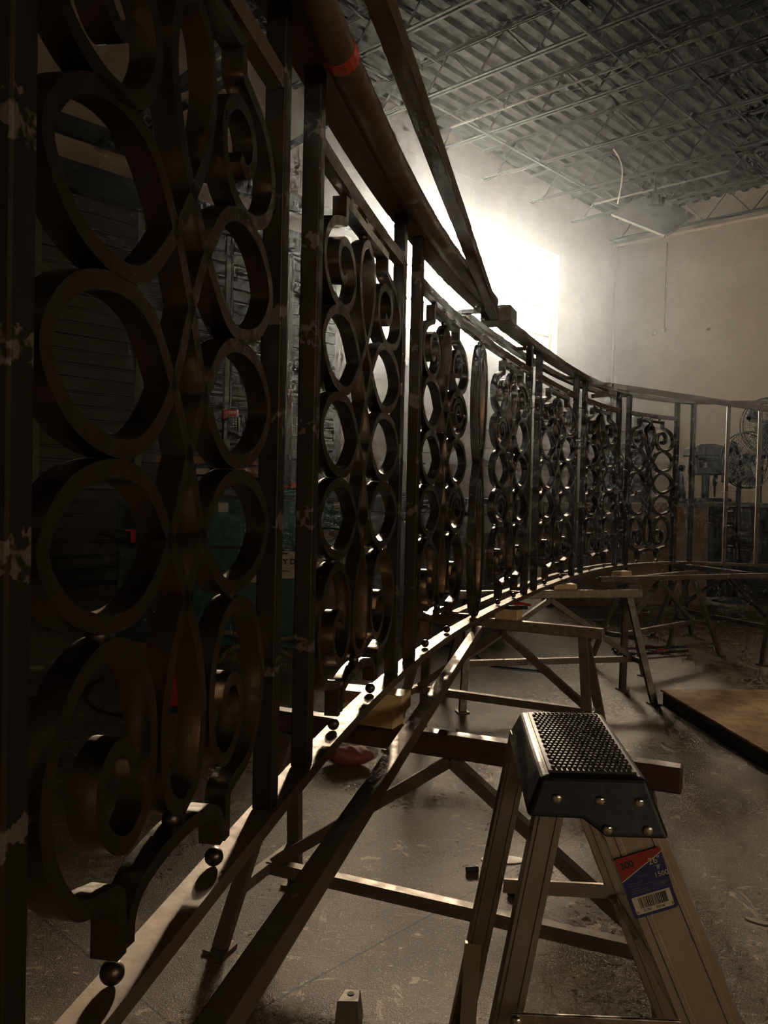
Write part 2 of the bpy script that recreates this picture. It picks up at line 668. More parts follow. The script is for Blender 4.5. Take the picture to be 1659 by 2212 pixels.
# open-web roof joists, parallel to the back wall
zb, zt = 8.1, 8.72
jgroup = 'open web joists under the steel deck'
names = ['one bay off the back wall', 'two bays off the back wall', 'three bays off the back wall', 'four bays off the back wall', 'five bays off the back wall', 'six bays off the back wall', 'seven bays off the back wall', 'eight bays off the back wall', 'nine bays off the back wall']
jp = [20.0, 18.05, 16.25, 14.45, 12.65, 10.85, 9.1, 7.3, 5.5]
for i, p in enumerate(jp):
    lab = 'dark open web roof joist lying along the back wall top' if i == 0 else 'dark open web roof joist, ' + names[i - 1]
    e = thing('roof_joist', R(p, 0, zb), lab, 'joist', jgroup)
    qa, qb = Q_WIN + .02, Q_RIGHT - .05
    for nm, z in (('bottom_chord', zb), ('top_chord', zt)):
        m = MB()
        for s in (-1, 1):
            m.bar(R(p + s * .045, qa, z), R(p + s * .045, qb, z), .045, .012)
            m.bar(R(p + s * .024, qa, z + (.022 if nm == 'bottom_chord' else -.022)), R(p + s * .024, qb, z + (.022 if nm == 'bottom_chord' else -.022)), .01, .05)
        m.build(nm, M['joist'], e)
    m = MB()
    k = 0
    a = qa + .3
    while a < qb - .6:
        z0, z1 = (zb, zt) if k % 2 == 0 else (zt, zb)
        m.bar(R(p, a, z0), R(p, a + .55, z1), .025, .025)
        a += .55
        k += 1
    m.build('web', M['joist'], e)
for i, (qq, lab) in enumerate([(-9.4, 'thin bridging angle under the joists, nearest the window wall'), (-6.3, 'thin bridging angle under the joists above the hanging hood'), (-3.0, 'thin bridging angle under the joists, farthest from the window wall')]):
    m = MB()
    m.bar(R(3, qq, zb - .035), R(P_BACK - .2, qq, zb - .035), .03, .03)
    m.bar(R(3, qq + .18, zt - .06), R(P_BACK - .2, qq + .18, zt - .06), .03, .03)
    tag(m.build('bridging_angle', M['joist']), lab, 'brace', 'bridging between the joists')
for i, (p, q0, q1, lab) in enumerate([(11.75, -9.6, 2.0, 'long bright conduit under the ceiling, farther from the back wall'),
                                      (16.9, -9.6, -6.6, 'bright conduit run under the ceiling beside the hanging hood')]):
    m = MB()
    m.tube([R(p, q0, zb - .13), R(p, q1, zb - .13)], .022, 8)
    tag(m.build('conduit', M['pipe']), lab, 'pipe')

# window 1: three steel sashes
win = MB()
qf = Q_WIN - .2
U = (WP1 - WP0) / 3


def fbar(m, p0, z0, p1, z1, w, dpt=.05, qq=qf):
    m.bar(R(p0, qq, z0), R(p1, qq, z1), *( (w, dpt) if z0 != z1 else (dpt, w) ), up=(NX, NY, 0) if z0 != z1 else (0, 0, 1))


for k in range(4):
    p = WP0 + U * k
    w_ = .16 if 0 < k < 3 else .1
    fbar(win, min(max(p, WP0 + .05), WP1 - .05), WZ0, min(max(p, WP0 + .05), WP1 - .05), WZ1, w_)
fbar(win, WP0, WZ0 + .04, WP1, WZ0 + .04, .08)
fbar(win, WP0, WZ1 - .04, WP1, WZ1 - .04, .08)
row = (WZ1 - WZ0) / 4
for k in range(3):
    a = WP0 + U * k
    for j in (1, 2, 3):
        fbar(win, a, WZ0 + row * j, a + U, WZ0 + row * j, .05 if j != 2 else .035)
    for j in (0, 3):
        for c in range(1, 6):
            x = a + U * c / 6
            fbar(win, x, WZ0 + row * j, x, WZ0 + row * (j + 1), .022, .03)
    x = a + U * .52
    fbar(win, x, WZ0 + row, x, WZ0 + 3 * row, .03, .03)
w1 = win.build('window_1', M['frame'])
struct(w1)
m = MB()
m.hexa([R(WP0, qf - .004, WZ0), R(WP1, qf - .004, WZ0), R(WP1, qf + .002, WZ0), R(WP0, qf + .002, WZ0), R(WP0, qf - .004, WZ1), R(WP1, qf - .004, WZ1), R(WP1, qf + .002, WZ1), R(WP0, qf + .002, WZ1)])
m.build('window_pane', M['glass'], w1)
m = MB()
m.hexa([R(WP0 - .05, Q_WIN - .3, WZ0 - .03), R(WP1 + .05, Q_WIN - .3, WZ0 - .03), R(WP1 + .05, Q_WIN + .03, WZ0 - .03), R(WP0 - .05, Q_WIN + .03, WZ0 - .03),
        R(WP0 - .05, Q_WIN - .3, WZ0 + .005), R(WP1 + .05, Q_WIN - .3, WZ0 + .005), R(WP1 + .05, Q_WIN + .03, WZ0 + .005), R(WP0 - .05, Q_WIN + .03, WZ0 + .005)])
m.build('window_sill', M['jamb'], w1)
m = MB()
for pp in (WP0 - .001, WP1 - .024):
    m.hexa([R(pp, Q_WIN - .3, WZ0), R(pp + .025, Q_WIN - .3, WZ0), R(pp + .025, Q_WIN + .005, WZ0), R(pp, Q_WIN + .005, WZ0),
            R(pp, Q_WIN - .3, WZ1), R(pp + .025, Q_WIN - .3, WZ1), R(pp + .025, Q_WIN + .005, WZ1), R(pp, Q_WIN + .005, WZ1)])
m.build('window_reveal', M['jamb'], w1)

# overhead door: ribbed sections
mb = MB()
z = 0.0
prof = []
k = 0
while z < DZ1 + .1:
    prof += [(z, 0.0), (z + .012, -.02), (z + .03, -.02), (z + .04, 0.0)] if k % 3 else [(z, 0.0), (z + .008, -.045), (z + .035, -.045), (z + .045, 0.0)]
    z += .19
    k += 1
n = len(prof)
qd = Q_WIN - .12
vs = [R(DP0, qd + o_, z_) for z_, o_ in prof] + [R(DP1, qd + o_, z_) for z_, o_ in prof]
mb.add(vs, [(i, i + 1, n + i + 1, n + i) for i in range(n - 1)])
d1 = struct(mb.build('door_1', M['door']))
m = MB()
m.hexa([R(DP0, qd - .16, 0), R(DP1, qd - .16, 0), R(DP1, qd - .06, 0), R(DP0, qd - .06, 0), R(DP0, qd - .16, DZ1), R(DP1, qd - .16, DZ1), R(DP1, qd - .06, DZ1), R(DP0, qd - .06, DZ1)])
m.build('door_backing', M['door'], d1)
for px in (72, 296, 487, 620):
    r = ray(px, 900)
    # intersect with the door plane
    k = qd / (r.x * NX + r.y * NY)
    p = (r.x * UX + r.y * UY) * k
    m = MB()
    m.hexa([R(p - .06, qd, .1), R(p + .06, qd, .1), R(p + .06, qd + .05, .1), R(p - .06, qd + .05, .1), R(p - .06, qd, DZ1 - .2), R(p + .06, qd, DZ1 - .2), R(p + .06, qd + .05, DZ1 - .2), R(p - .06, qd + .05, DZ1 - .2)])
    m.build('door_stile', M['door_strut'], d1)
m = MB()
m.hexa([R(DP0, qd, 1.35), R(DP1, qd, 1.35), R(DP1, qd + .03, 1.35), R(DP0, qd + .03, 1.35), R(DP0, qd, 1.40), R(DP1, qd, 1.40), R(DP1, qd + .03, 1.40), R(DP0, qd + .03, 1.40)])
m.build('door_strut', M['door_strut'], d1)
m = MB()
for z0, z1 in ((5.35, 5.72), (6.05, 6.3)):
    m.hexa([R(DP0 - .3, Q_WIN + .02, z0), R(DP1 + .1, Q_WIN + .02, z0), R(DP1 + .1, Q_WIN + .12, z0), R(DP0 - .3, Q_WIN + .12, z0), R(DP0 - .3, Q_WIN + .02, z1), R(DP1 + .1, Q_WIN + .02, z1), R(DP1 + .1, Q_WIN + .12, z1), R(DP0 - .3, Q_WIN + .12, z1)])
m.build('door_header', M['black'], d1)
# door tracks running back under the deck
m = MB()
for pp in (5.6, 7.6):
    m.bar(R(pp, Q_WIN + .2, 6.0), R(pp, Q_WIN + 4.2, 6.5), .07, .07)
    m.bar(R(pp, Q_WIN + 1.6, 6.15), R(pp, Q_WIN + 1.6, 8.1), .04, .04)
m.build('door_track', M['black'], d1)
# pilaster at the door's right edge
m = MB()
m.hexa([R(DP1, Q_WIN, 0), R(DP1 + .18, Q_WIN, 0), R(DP1 + .18, Q_WIN + .06, 0), R(DP1, Q_WIN + .06, 0), R(DP1, Q_WIN, DZ1 + .2), R(DP1 + .18, Q_WIN, DZ1 + .2), R(DP1 + .18, Q_WIN + .06, DZ1 + .2), R(DP1, Q_WIN + .06, DZ1 + .2)])
struct(m.build('trim_2', M['jamb']))
# corner pipe between the two walls, and a ledge on the back wall
m = MB()
m.tube([R(P_BACK - .05, Q_WIN + .06, 0), R(P_BACK - .05, Q_WIN + .06, Z_WALL)], .035, 8)
struct(m.build('trim_3', M['block']))
m = MB()
m.hexa([R(P_BACK - .06, Q_WIN, Z_WALL - .06), R(P_BACK + .2, Q_WIN, Z_WALL - .06), R(P_BACK + .2, Q_RIGHT, Z_WALL - .06), R(P_BACK - .06, Q_RIGHT, Z_WALL - .06),
        R(P_BACK - .06, Q_WIN, Z_WALL + .01), R(P_BACK + .2, Q_WIN, Z_WALL + .01), R(P_BACK + .2, Q_RIGHT, Z_WALL + .01), R(P_BACK - .06, Q_RIGHT, Z_WALL + .01)])
struct(m.build('trim_4', M['jamb']))


def at_back(px, py, off=0.0):
    r = ray(px, py)
    k = (P_BACK - off) / (r.x * UX + r.y * UY)
    return Vector((r.x * k, r.y * k, CH + r.z * k))


def at_win(px, py, off=0.0):
    r = ray(px, py)
    k = (Q_WIN + off) / (r.x * NX + r.y * NY)
    return Vector((r.x * k, r.y * k, CH + r.z * k))


# ------------------------------------------------------------------ the curved railing
CXS = [0.00027119360078419033, -0.003321076689881496, 0.012373471173506827, 0.018027830473175202, 0.17621682861125507, -0.20846700338689828]
CYS = [-0.00036294581415285965, 0.00475109363169199, -0.02058280569845801, 0.02130136652746289, 0.9829441336489798, 1.491241126894248]


def pv(c, x):
    r = 0.0
    for a in c:
        r = r * x + a
    return r


def pd(c, x):
    n = len(c) - 1
    r = 0.0
    for i, a in enumerate(c[:-1]):
        r = r * x + a * (n - i)
    return r


S_END = 7.114


def cpos(s):
    if s < -.15:
        x, y = pv(CXS, -.15), pv(CYS, -.15)
        tx, ty = pd(CXS, -.15), pd(CYS, -.15)
        L = math.hypot(tx, ty)
        tx, ty = tx / L, ty / L
        return Vector((x + tx * (s + .15), y + ty * (s + .15), 0)), Vector((tx, ty, 0))
    if s > S_END:
        p, _ = cpos(S_END)
        t = Vector((.972, -.236, 0)).normalized()
        return p + t * (s - S_END), t
    t = Vector((pd(CXS, s), pd(CYS, s), 0)).normalized()
    return Vector((pv(CXS, s), pv(CYS, s), 0)), t


def on(s, off, z):                  # off > 0 = inner side (towards the camera's right)
    p, t = cpos(s)
    return Vector((p.x + t.y * off, p.y - t.x * off, z))


def sweep_rail(mb, s0, s1, off, w, z0, z1, step=.06):
    n = max(2, int((s1 - s0) / step))
    vs, fs = [], []
    for i in range(n + 1):
        s = s0 + (s1 - s0) * i / n
        for o_, z in ((-w / 2, z0), (w / 2, z0), (w / 2, z1), (-w / 2, z1)):
            vs.append(on(s, off + o_, z))
    for i in range(n):
        for k in range(4):
            fs.append((i * 4 + k, i * 4 + (k + 1) % 4, i * 4 + 4 + (k + 1) % 4, i * 4 + 4 + k))
    fs += [(3, 2, 1, 0), (n * 4, n * 4 + 1, n * 4 + 2, n * 4 + 3)]
    mb.add(vs, fs)


ZB, HR = .82, 1.45
rail = thing('iron_railing', on(0, 0, ZB - .025), 'long curved wrought iron railing of scrolls and rings resting on sawhorses', 'railing')
m = MB(); sweep_rail(m, -1.5, S_END, 0, .052, ZB - .025, ZB); sweep_rail(m, S_END + .0, S_END + 1.5, 0, .045, ZB - .025, ZB)
m.build('bottom_rail', M['rail_steel'], rail)
m = MB(); sweep_rail(m, -1.5, S_END, 0, .088, ZB + HR, ZB + HR + .028)
sweep_rail(m, S_END, S_END + 1.5, 0, .05, ZB + HR, ZB + HR + .03)
m.build('top_rail', M['rail_steel'], rail)
m = MB(); sweep_rail(m, 2.62, 6.25, -.13, .04, ZB - .025, ZB); m.build('outer_bottom_rail', M['rail_steel'], rail)
m = MB(); sweep_rail(m, 2.62, 6.25, -.13, .04, ZB + HR - .01, ZB + HR + .022); m.build('outer_top_rail', M['rail_steel'], rail)
for s in (2.62, 3.7, 5.0, 6.25):
    for z in (ZB - .015, ZB + HR + .01):
        m = MB()
        m.bar(on(s, 0, z), on(s, -.13, z), .03, .02)
        m.build('spacer_bar', M['rail_steel'], rail)

PS = dict(P0=-.762, P1=.018, P2=.257, P3=1.159, P4=1.405, P7=3.576, P8=3.82, P9=4.862, P10=5.11, P11=5.964, P12=6.171, P13=6.913, P14=7.10)


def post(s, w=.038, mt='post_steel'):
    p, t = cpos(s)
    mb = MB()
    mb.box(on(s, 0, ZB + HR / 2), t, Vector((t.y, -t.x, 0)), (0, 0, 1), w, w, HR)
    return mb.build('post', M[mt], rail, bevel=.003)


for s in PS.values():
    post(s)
post(-1.04)
for s in (S_END + .29, S_END + .56, S_END + .83, S_END + 1.1):
    post(s, .032, 'rail_steel')

TH, DP = .021, .034               # strip thickness in the panel plane, and depth


def sweep_strip(mb, pts, sc, closed=False, th=TH, dp=DP, off=0.0):
    """pts: (u,z) in metres, u along the railing from sc"""
    P = [Vector((a, b)) for a, b in pts]
    n = len(P)
    vs, fs = [], []
    for i, p in enumerate(P):
        a = P[i - 1] if (i > 0 or closed) else p
        b = P[(i + 1) % n] if (i + 1 < n or closed) else p
        t = (b - a).normalized()
        nn = Vector((-t.y, t.x))
        if 0 < i < n - 1 or closed:   # mitre
            t1 = (p - a).normalized()
            nn1 = Vector((-t1.y, t1.x))
            k = max(.6, nn.dot(nn1))
            nn = nn / k
        for e, d in ((-1, -1), (1, -1), (1, 1), (-1, 1)):
            q_ = p + nn * (e * th / 2)
            vs.append(on(sc + q_.x, off + d * dp / 2, q_.y))
    m_ = n if closed else n - 1
    for i in range(m_):
        j = (i + 1) % n
        for k in range(4):
            fs.append((i * 4 + k, i * 4 + (k + 1) % 4, j * 4 + (k + 1) % 4, j * 4 + k))
    if not closed:
        fs += [(3, 2, 1, 0), ((n - 1) * 4, (n - 1) * 4 + 1, (n - 1) * 4 + 2, (n - 1) * 4 + 3)]
    mb.add(vs, fs)


BRAID = [(0, .845), (-.13, .825), (-.195, .775), (-.13, .715), (.0, .666), (.22, .604), (.42, .5685), (.6, .5635), (.86, .583), (1.0, .626),
         (.88, .667), (.6, .687), (.36, .674), (.15, .622), (0, .562), (-.2, .472), (-.4, .4345), (-.6, .4285), (-.86, .448), (-1, .49),
         (-.88, .532), (-.6, .551), (-.36, .539), (-.15, .486), (0, .428), (.2, .340), (.4, .3015), (.6, .2955), (.86, .314), (1, .354),
         (.88, .394), (.6, .413), (.36, .401), (.15, .352), (0, .298), (-.13, .245), (-.19, .18), (-.13, .122), (0, .103)]
EGG = [(.5, .028), (.5, .06), (.515, .078), (.6, .085), (.78, .097), (.92, .135), (.97, .18), (.91, .23), (.76, .266), (.6, .277), (.44, .266), (.32, .23), (.28, .18), (.33, .135),
       (.45, .116), (.57, .125), (.655, .152), (.64, .182), (.55, .197), (.46, .19), (.425, .168)]
SCROLL = [(.55, .866), (.55, .845), (.56, .834), (.66, .826), (.85, .808), (.98, .775), (1.0, .742), (.9, .71), (.72, .694), (.55, .694), (.4, .712), (.32, .745), (.35, .778),
          (.47, .799), (.61, .798), (.7, .778), (.69, .752), (.6, .738), (.52, .747)]
ARCH = [(-.44, .03), (-.43, .05), (-.36, .068), (-.2, .078), (0, .0815), (.2, .078), (.36, .068), (.43, .05), (.44, .03)]


def hz(v):
    return ZB + v * HR


def curve2(pts, A, sx=1, per=7):
    return [(p.x, p.y) for p in catmull([Vector((a * A * sx, hz(b))) for a, b in pts], per)]


def ball(parent, sc, u, v, r=.0145, name='ball'):
    mb = MB().sphere(on(sc + u, 0, hz(v)), r, 14, 9)
    return mb.build(name, M['steel'], parent, smooth=True)


def panel(s0, s1, scA=None, pins=(1, -1), per=7, sides=(1, -1), subrail=True, center=None):
    sc = (s0 + s1) / 2 if center is None else center
    A = (s1 - s0) / 2 - .019 - .026 if scA is None else scA
    P = MB()
    left = catmull([Vector((a * A, hz(b))) for a, b in BRAID], per)
    pts = [(p.x, p.y) for p in left]
    mir = [(-x, y) for x, y in pts]
    sweep_strip(P, pts, sc)
    sweep_strip(P, mir, sc)
    pn = P.build('scroll_panel', M['steel'], rail, smooth=True)
    # rail above the motif, the bar under it
    m_ = MB()
    if subrail:
        sweep_rail(m_, s0 + .019, s1 - .019, 0, .03, hz(.888), hz(.912))
        m_.build('panel_rail', M['rail_steel'], pn)
    m_ = MB()
    sweep_strip(m_, [(-.55 * A - TH / 2, hz(.867)), (0, hz(.867)), (.55 * A + TH / 2, hz(.867))], sc)
    m_.build('motif_bar', M['steel'], pn)
    for sx in (1, -1):
        m_ = MB(); sweep_strip(m_, curve2(SCROLL, A, sx, per), sc); m_.build('scroll', M['steel'], pn, smooth=True)
        m_ = MB(); sweep_strip(m_, curve2(EGG, A, sx, per), sc); m_.build('lower_scroll', M['steel'], pn, smooth=True)
        ball(pn, sc, sx * .58 * A, .6905, .009); ball(pn, sc, sx * .6 * A, .286, .0135)
        ball(pn, sc, sx * .47 * A, .0105); ball(pn, sc, sx * .42 * A, .8805, .0125)
    ball(pn, sc, 0, .8805, .0125); ball(pn, sc, 0, .856, .0115); ball(pn, sc, 0, .0925, .0135)
    m_ = MB(); sweep_strip(m_, curve2(ARCH, A, 1, per), sc); m_.build('arch', M['steel'], pn, smooth=True)
    # pins from the rings to the posts
    for v, sx in ((.626, 1), (.49, 1), (.354, 1), (.626, -1), (.49, -1), (.354, -1), (.742, 1), (.742, -1), (.18, 1), (.18, -1)):
        u0 = sx * (A + .004)
        if abs(v - .18) < .01:
            u0 = sx * (A * .97 + .004)
        u1 = (s1 - .019 - sc) if sx > 0 else (s0 + .019 - sc)
        if sx not in pins:
            continue
        m_ = MB()
        m_.tube([on(sc + u0, 0, hz(v)), on(sc + u1, 0, hz(v))], .008, 8)
        m_.build('weld_pin', M['steel'], pn)
    return pn


panel(PS['P0'], PS['P1'], scA=.335, center=-.389, per=12)
panel(PS['P2'], PS['P3'], per=10)
panel(PS['P8'], PS['P9'])
panel(PS['P10'], PS['P11'])
panel(PS['P12'], PS['P13'])
# the wide centre panel: two braids and two long teardrops between them
c0, c1 = PS['P4'], PS['P7']
cm = (c0 + c1) / 2
Ac = .375
for sg, pc in ((-1, c0 + .045 + Ac), (1, c1 - .045 - Ac)):
    pn = panel(c0 if sg < 0 else cm, cm if sg < 0 else c1, scA=Ac, center=pc, pins=(sg,))
    # small spirals inside the rings that face the centre
    for v0, hh in ((.626, .046), (.354, .046)):
        m_ = MB()
        sp_ = []
        for k in range(34):
            a = k / 33 * 3.1 * PI
            r_ = 1.0 - .72 * k / 33
            sp_.append((-sg * Ac * (.62 - .26 * r_ * math.cos(a)), hz(v0 + hh * r_ * math.sin(a))))
        sweep_strip(m_, sp_, pc)
        m_.build('ring_spiral', M['steel'], pn, smooth=True)
ctr = None
for (za, zc, w_) in ((.012, .50, .105), (.05, .44, .062), (.50, .872, .105), (.55, .835, .062)):
    loop = []
    for k in range(44):
        a = 2 * PI * k / 44
        y = .5 - .5 * math.cos(a)
        x = w_ * math.sin(a) * (1.0 - .25 * y if za < .4 else .75 + .25 * y)
        loop.append((x, hz(za + (zc - za) * y)))
    cp_ = MB()
    sweep_strip(cp_, loop, cm, closed=True)
    o_ = cp_.build('centre_teardrop', M['steel'], rail if ctr is None else rail, smooth=True)
    ctr = ctr or o_
for v in (.008, .5, .882):
    ball(ctr, cm, 0, v, .015)

# straight tie bars welded across the curve at the bottom and the top
TA = F(1033, 1352, .795); TB = F(663, 1899, .795)
td = (TB - TA).normalized()
TE = TA + td * 3.45
m = MB(); m.bar((TA.x, TA.y, .776), (TE.x, TE.y, .776), .038, .038); m.build('tie_bar', M['rail_steel'], rail, bevel=.002)
m = MB(); T0 = Vector((.485 - .226 * (3.87 - 3.97), 3.97, 2.232)); T1 = Vector((.485 - .226 * (3.87 - .5), .5, 2.37))
m.bar(T0, T1, .045, .045); m.build('tie_bar', M['rail_steel'], rail, bevel=.002)
m = MB()
p, t = cpos(2.56)
m.box(on(2.60, .06, 2.245), t, (t.y, -t.x, 0), (0, 0, 1), .16, .14, .07)
m.build('joint_plate', M['rail_steel'], rail)
m = MB()
m.box(on(2.53, .0, .785), t, (t.y, -t.x, 0), (0, 0, 1), .10, .07, .03)
m.build('joint_plate', M['rail_steel'], rail)
B0, B1 = W(1296, 1246, 6.10), W(1670, 1238, 6.72)
m = MB(); m.bar(B0 - Vector((0, 0, .018)), B1 - Vector((0, 0, .018)), .036, .036); m.build('tie_bar', M['rail_steel'], rail)
B0, B1 = W(1322, 834, 6.55), W(1672, 886, 6.95)
m = MB(); m.bar(B0 - Vector((0, 0, .0)), B1, .04, .042); m.build('tie_bar', M['rail_steel'], rail)
m = MB()
m.bar(W(1262, 829, 6.3), W(1318, 832, 6.5), .035, .035)
m.build('splice_tab', M['rail_steel'], rail)
m = MB()
m.bar(W(1280, 856, 6.4), W(1330, 851, 6.5), .03, .03)
m.build('splice_tab', M['rail_steel'], rail)
m = MB()
m.tube([on(-1.5 + k * .08, .062, ZB + HR + .004) for k in range(50)], .0355, 16)
m.build('handrail_pipe', M['rail_steel'], rail, smooth=True)
# red marking tape wrapped round the pipe
m = MB(); m.tube([on(.19 + k * .008, .062, ZB + HR + .004) for k in range(6)], .0372, 16)
tp = m.build('marking_tape', M['tape'], rail); tp['label'] = 'red marking tape'


# ------------------------------------------------------------------ sawhorses
def horse(p0, p1, zt, label, spread=.42, zs=.28, splay=.10, inset=.10, beam=(.05, .055), mats=('horse', 'horse_top'), legmat='horse'):
    p0, p1 = Vector((p0[0], p0[1], 0)), Vector((p1[0], p1[1], 0))
    ax = (p1 - p0).normalized()
    pr = Vector((ax.y, -ax.x, 0))
    c = (p0 + p1) / 2
    Z = Vector((0, 0, 1))
    e = thing('sawhorse', c, label, 'sawhorse', 'welded steel sawhorses under the railing')
    mb = MB().bar(p0 + Z * (zt - beam[1] / 2), p1 + Z * (zt - beam[1] / 2), beam[0], beam[1])
    mb.build('beam', M[mats[1]], e, bevel=.006)
    zl = zt - beam[1]
    cb = []
    for sg, pe in ((-1, p0), (1, p1)):
        top = pe - ax * (sg * inset)
        k = (zl - zs) / zl
        pts = []
        for w in (-1, 1):
            foot = top + ax * (sg * splay) + pr * (w * spread / 2)
            tp_ = top + pr * (w * .022) + Z * zl
            mb = MB().bar(tp_, foot + Z * .006, .045, .028, up=pr)
            lg = mb.build('leg', M[legmat], e)
            mb = MB().box(foot + Z * .005, ax, pr, Z, .075, .075, .01)
            mb.build('foot_plate', M[legmat], lg)
            pts.append(tp_.lerp(foot, k))
        mb = MB().bar(pts[0], pts[1], .03, .035)
        mb.build('end_crossbar', M[legmat], e)
        cb.append((pts[0] + pts[1]) / 2)
    mb = MB().bar(cb[0], cb[1], .035, .04)
    mb.build('stretcher', M[legmat], e)
    for q_ in cb:
        end = c + Z * (zl - .01)
        d = (end - q_).normalized()
        mb = MB().bar(q_ + d * .03, end, .035, .035, up=pr)
        mb.build('brace', M[legmat], e)
    return e


zA = .69
a0, a1 = F(600, 1530, zA), F(1475, 1655, zA)
a0 = a0 + (a0 - a1).normalized() * .05
horse(a0, a1, zA, 'sawhorse with dark red beam behind the stepladder, nearest the camera', spread=.46, zs=.17, beam=(.055, .07), mats=('horse', 'horse_red'))
zB = .735
b1 = F(1305, 1358, zB); b0 = b1 + Vector((-.89, .45, 0)) * 1.08
horse(b0, b1, zB, 'sawhorse carrying the pine block with the red clamp on it', spread=.42, zs=.3)
horse((.48, 5.5), (1.81, 5.82), .755, 'sawhorse whose foot stands at the corner of the strand board', spread=.42, zs=.27)
horse((1.90, 6.70), (2.86, 7.59), .75, 'sawhorse under the far bend of the railing, red handled clamps at its near foot', spread=.5, zs=.28)
horse((2.95, 8.42), (3.47, 7.14), .75, 'sawhorse under the straight end of the railing with the plain posts', spread=.5, zs=.28)


# ------------------------------------------------------------------ pine blocks that pack the railing up
def block(c, ax, L, Wd, H, label):
    ax = Vector((ax[0], ax[1], 0)).normalized()
    mb = MB().box((c[0], c[1], c[2] + H / 2), ax, (-ax.y, ax.x, 0), (0, 0, 1), L, Wd, H)
    o = mb.build('wood_block', M['wood'], bevel=.003)
    return tag(o, label, 'wood block', 'pine blocks packed under the railing')


axA = (a1 - a0)
def cross(p0, p1):
    best = None
    for i in range(2000):
        s = -1 + i * .004
        p, _ = cpos(s)
        d = abs((p1.x - p0.x) * (p.y - p0.y) - (p1.y - p0.y) * (p.x - p0.x))
        if best is None or d < best[0]:
            best = (d, p)
    return best[1]


ca = cross(a0, a1)
block((ca.x - .02, ca.y, zA + .0005), axA, .15, .085, .0505, 'lower pine block of the pair on the dark red sawhorse beam')
block((ca.x - .03, ca.y - .005, zA + .052), (axA.x, axA.y + .12), .215, .09, .0525, 'upper pine block of the pair on the dark red sawhorse beam')
cbk = F(1098, 1337, zB)
block((cbk.x, cbk.y, zB + .0005), (b1 - b0), .125, .09, .056, 'pine block on a sawhorse with a red handled clamp lying on it')
cc = F(1216, 1272, .755)
block((cc.x, cc.y, .7555), (.972, .234), .17, .09, .036, 'flat pine block on the sawhorse in line with the strand board corner')
cd = F(1343, 1244, .75)
block((cd.x, cd.y, .7505), (.73, .68), .16, .09, .04, 'small pine block under the far bend of the railing')

# hand clamp on the block
cbk = cbk + Vector((.06, -.03, 0))
e = thing('hand_clamp', (cbk.x, cbk.y, zB + .057), 'small black clamp with red handle lying on the pine block', 'clamp')
z0 = zB + .0575
m = MB(); m.bar((cbk.x - .065, cbk.y - .01, z0 + .010), (cbk.x + .035, cbk.y + .0, z0 + .010), .03, .018); m.build('jaw', M['black'], e, bevel=.004)
m = MB(); m.tube([(cbk.x - .035, cbk.y + .02, z0 + .024), (cbk.x + .0, cbk.y + .015, z0 + .03), (cbk.x + .055, cbk.y + .012, z0 + .022)], .007, 8); m.build('handle', M['red'], e, smooth=True)


# ------------------------------------------------------------------ stepladder
def LD(a, b, z):
    return Vector((.2327 + a + b * .08, 1.18 + b * .997 - a * .013, z))


AX, BX = Vector((.9999, -.013, 0)), Vector((.08, .997, 0)).normalized()
lad = thing('step_ladder', LD(.1, .17, 0), 'aluminium stepladder with black top cap in front of the railing', 'ladder')
poly = [(0, 1.0), (.15, 1.0), (.178, .925), (.09, .925), (.058, .946), (-.022, .948)]
vs = []
for near in (True, False):
    for a, z in poly:
        fl = (1.0 - z) * .42
        vs.append(LD(a, -fl if near else .35 + fl, z))
m = MB()
n = len(poly)
m.add(vs, [tuple(range(n)), tuple(range(2 * n - 1, n - 1, -1))] + [(i, n + i, n + (i + 1) % n, (i + 1) % n) for i in range(n)])
capo = m.build('top_cap', M['black_plastic'], lad, bevel=.007, seg=3)
capo['label'] = 'black plastic top cap'
m = MB()
m.hexa([LD(.012, .015, .999), LD(.139, .015, .999), LD(.139, .336, .999), LD(.012, .336, .999), LD(.012, .015, 1.0035), LD(.139, .015, 1.0035), LD(.139, .336, 1.0035), LD(.012, .336, 1.0035)])
NR_, NCOL = 24, 15
for i in range(NR_):
    for j in range(NCOL):
        a0_ = .017 + j * .0078 + (.0039 if i % 2 else 0)
        b0_ = .021 + i * .0129
        w_, d_ = .0066, .0112
        m.hexa([LD(a0_, b0_, 1.0033), LD(a0_ + w_, b0_, 1.0033), LD(a0_ + w_, b0_ + d_, 1.0033), LD(a0_, b0_ + d_, 1.0033),
                LD(a0_ + .0015, b0_ + .003, 1.0068), LD(a0_ + w_ - .0015, b0_ + .003, 1.0068), LD(a0_ + w_ - .0015, b0_ + d_ - .004, 1.0068), LD(a0_ + .0015, b0_ + d_ - .004, 1.0068)])
tr = m.build('tread', M['tread'], lad)
for px, py in ((1203, 1726), (1296, 1731), (1381, 1735), (1313, 1793), (1400, 1795)):
    z_ = W(px, py, 1.155).z
    d_ = 1.18 - (1.0 - z_) * .42 * .997
    c = W(px, py, d_ - .002)
    mb = MB().sphere(c, .0075, 16, 8, (1, .5, 1))
    mb.build('rivet', M['bright'], capo, smooth=True)


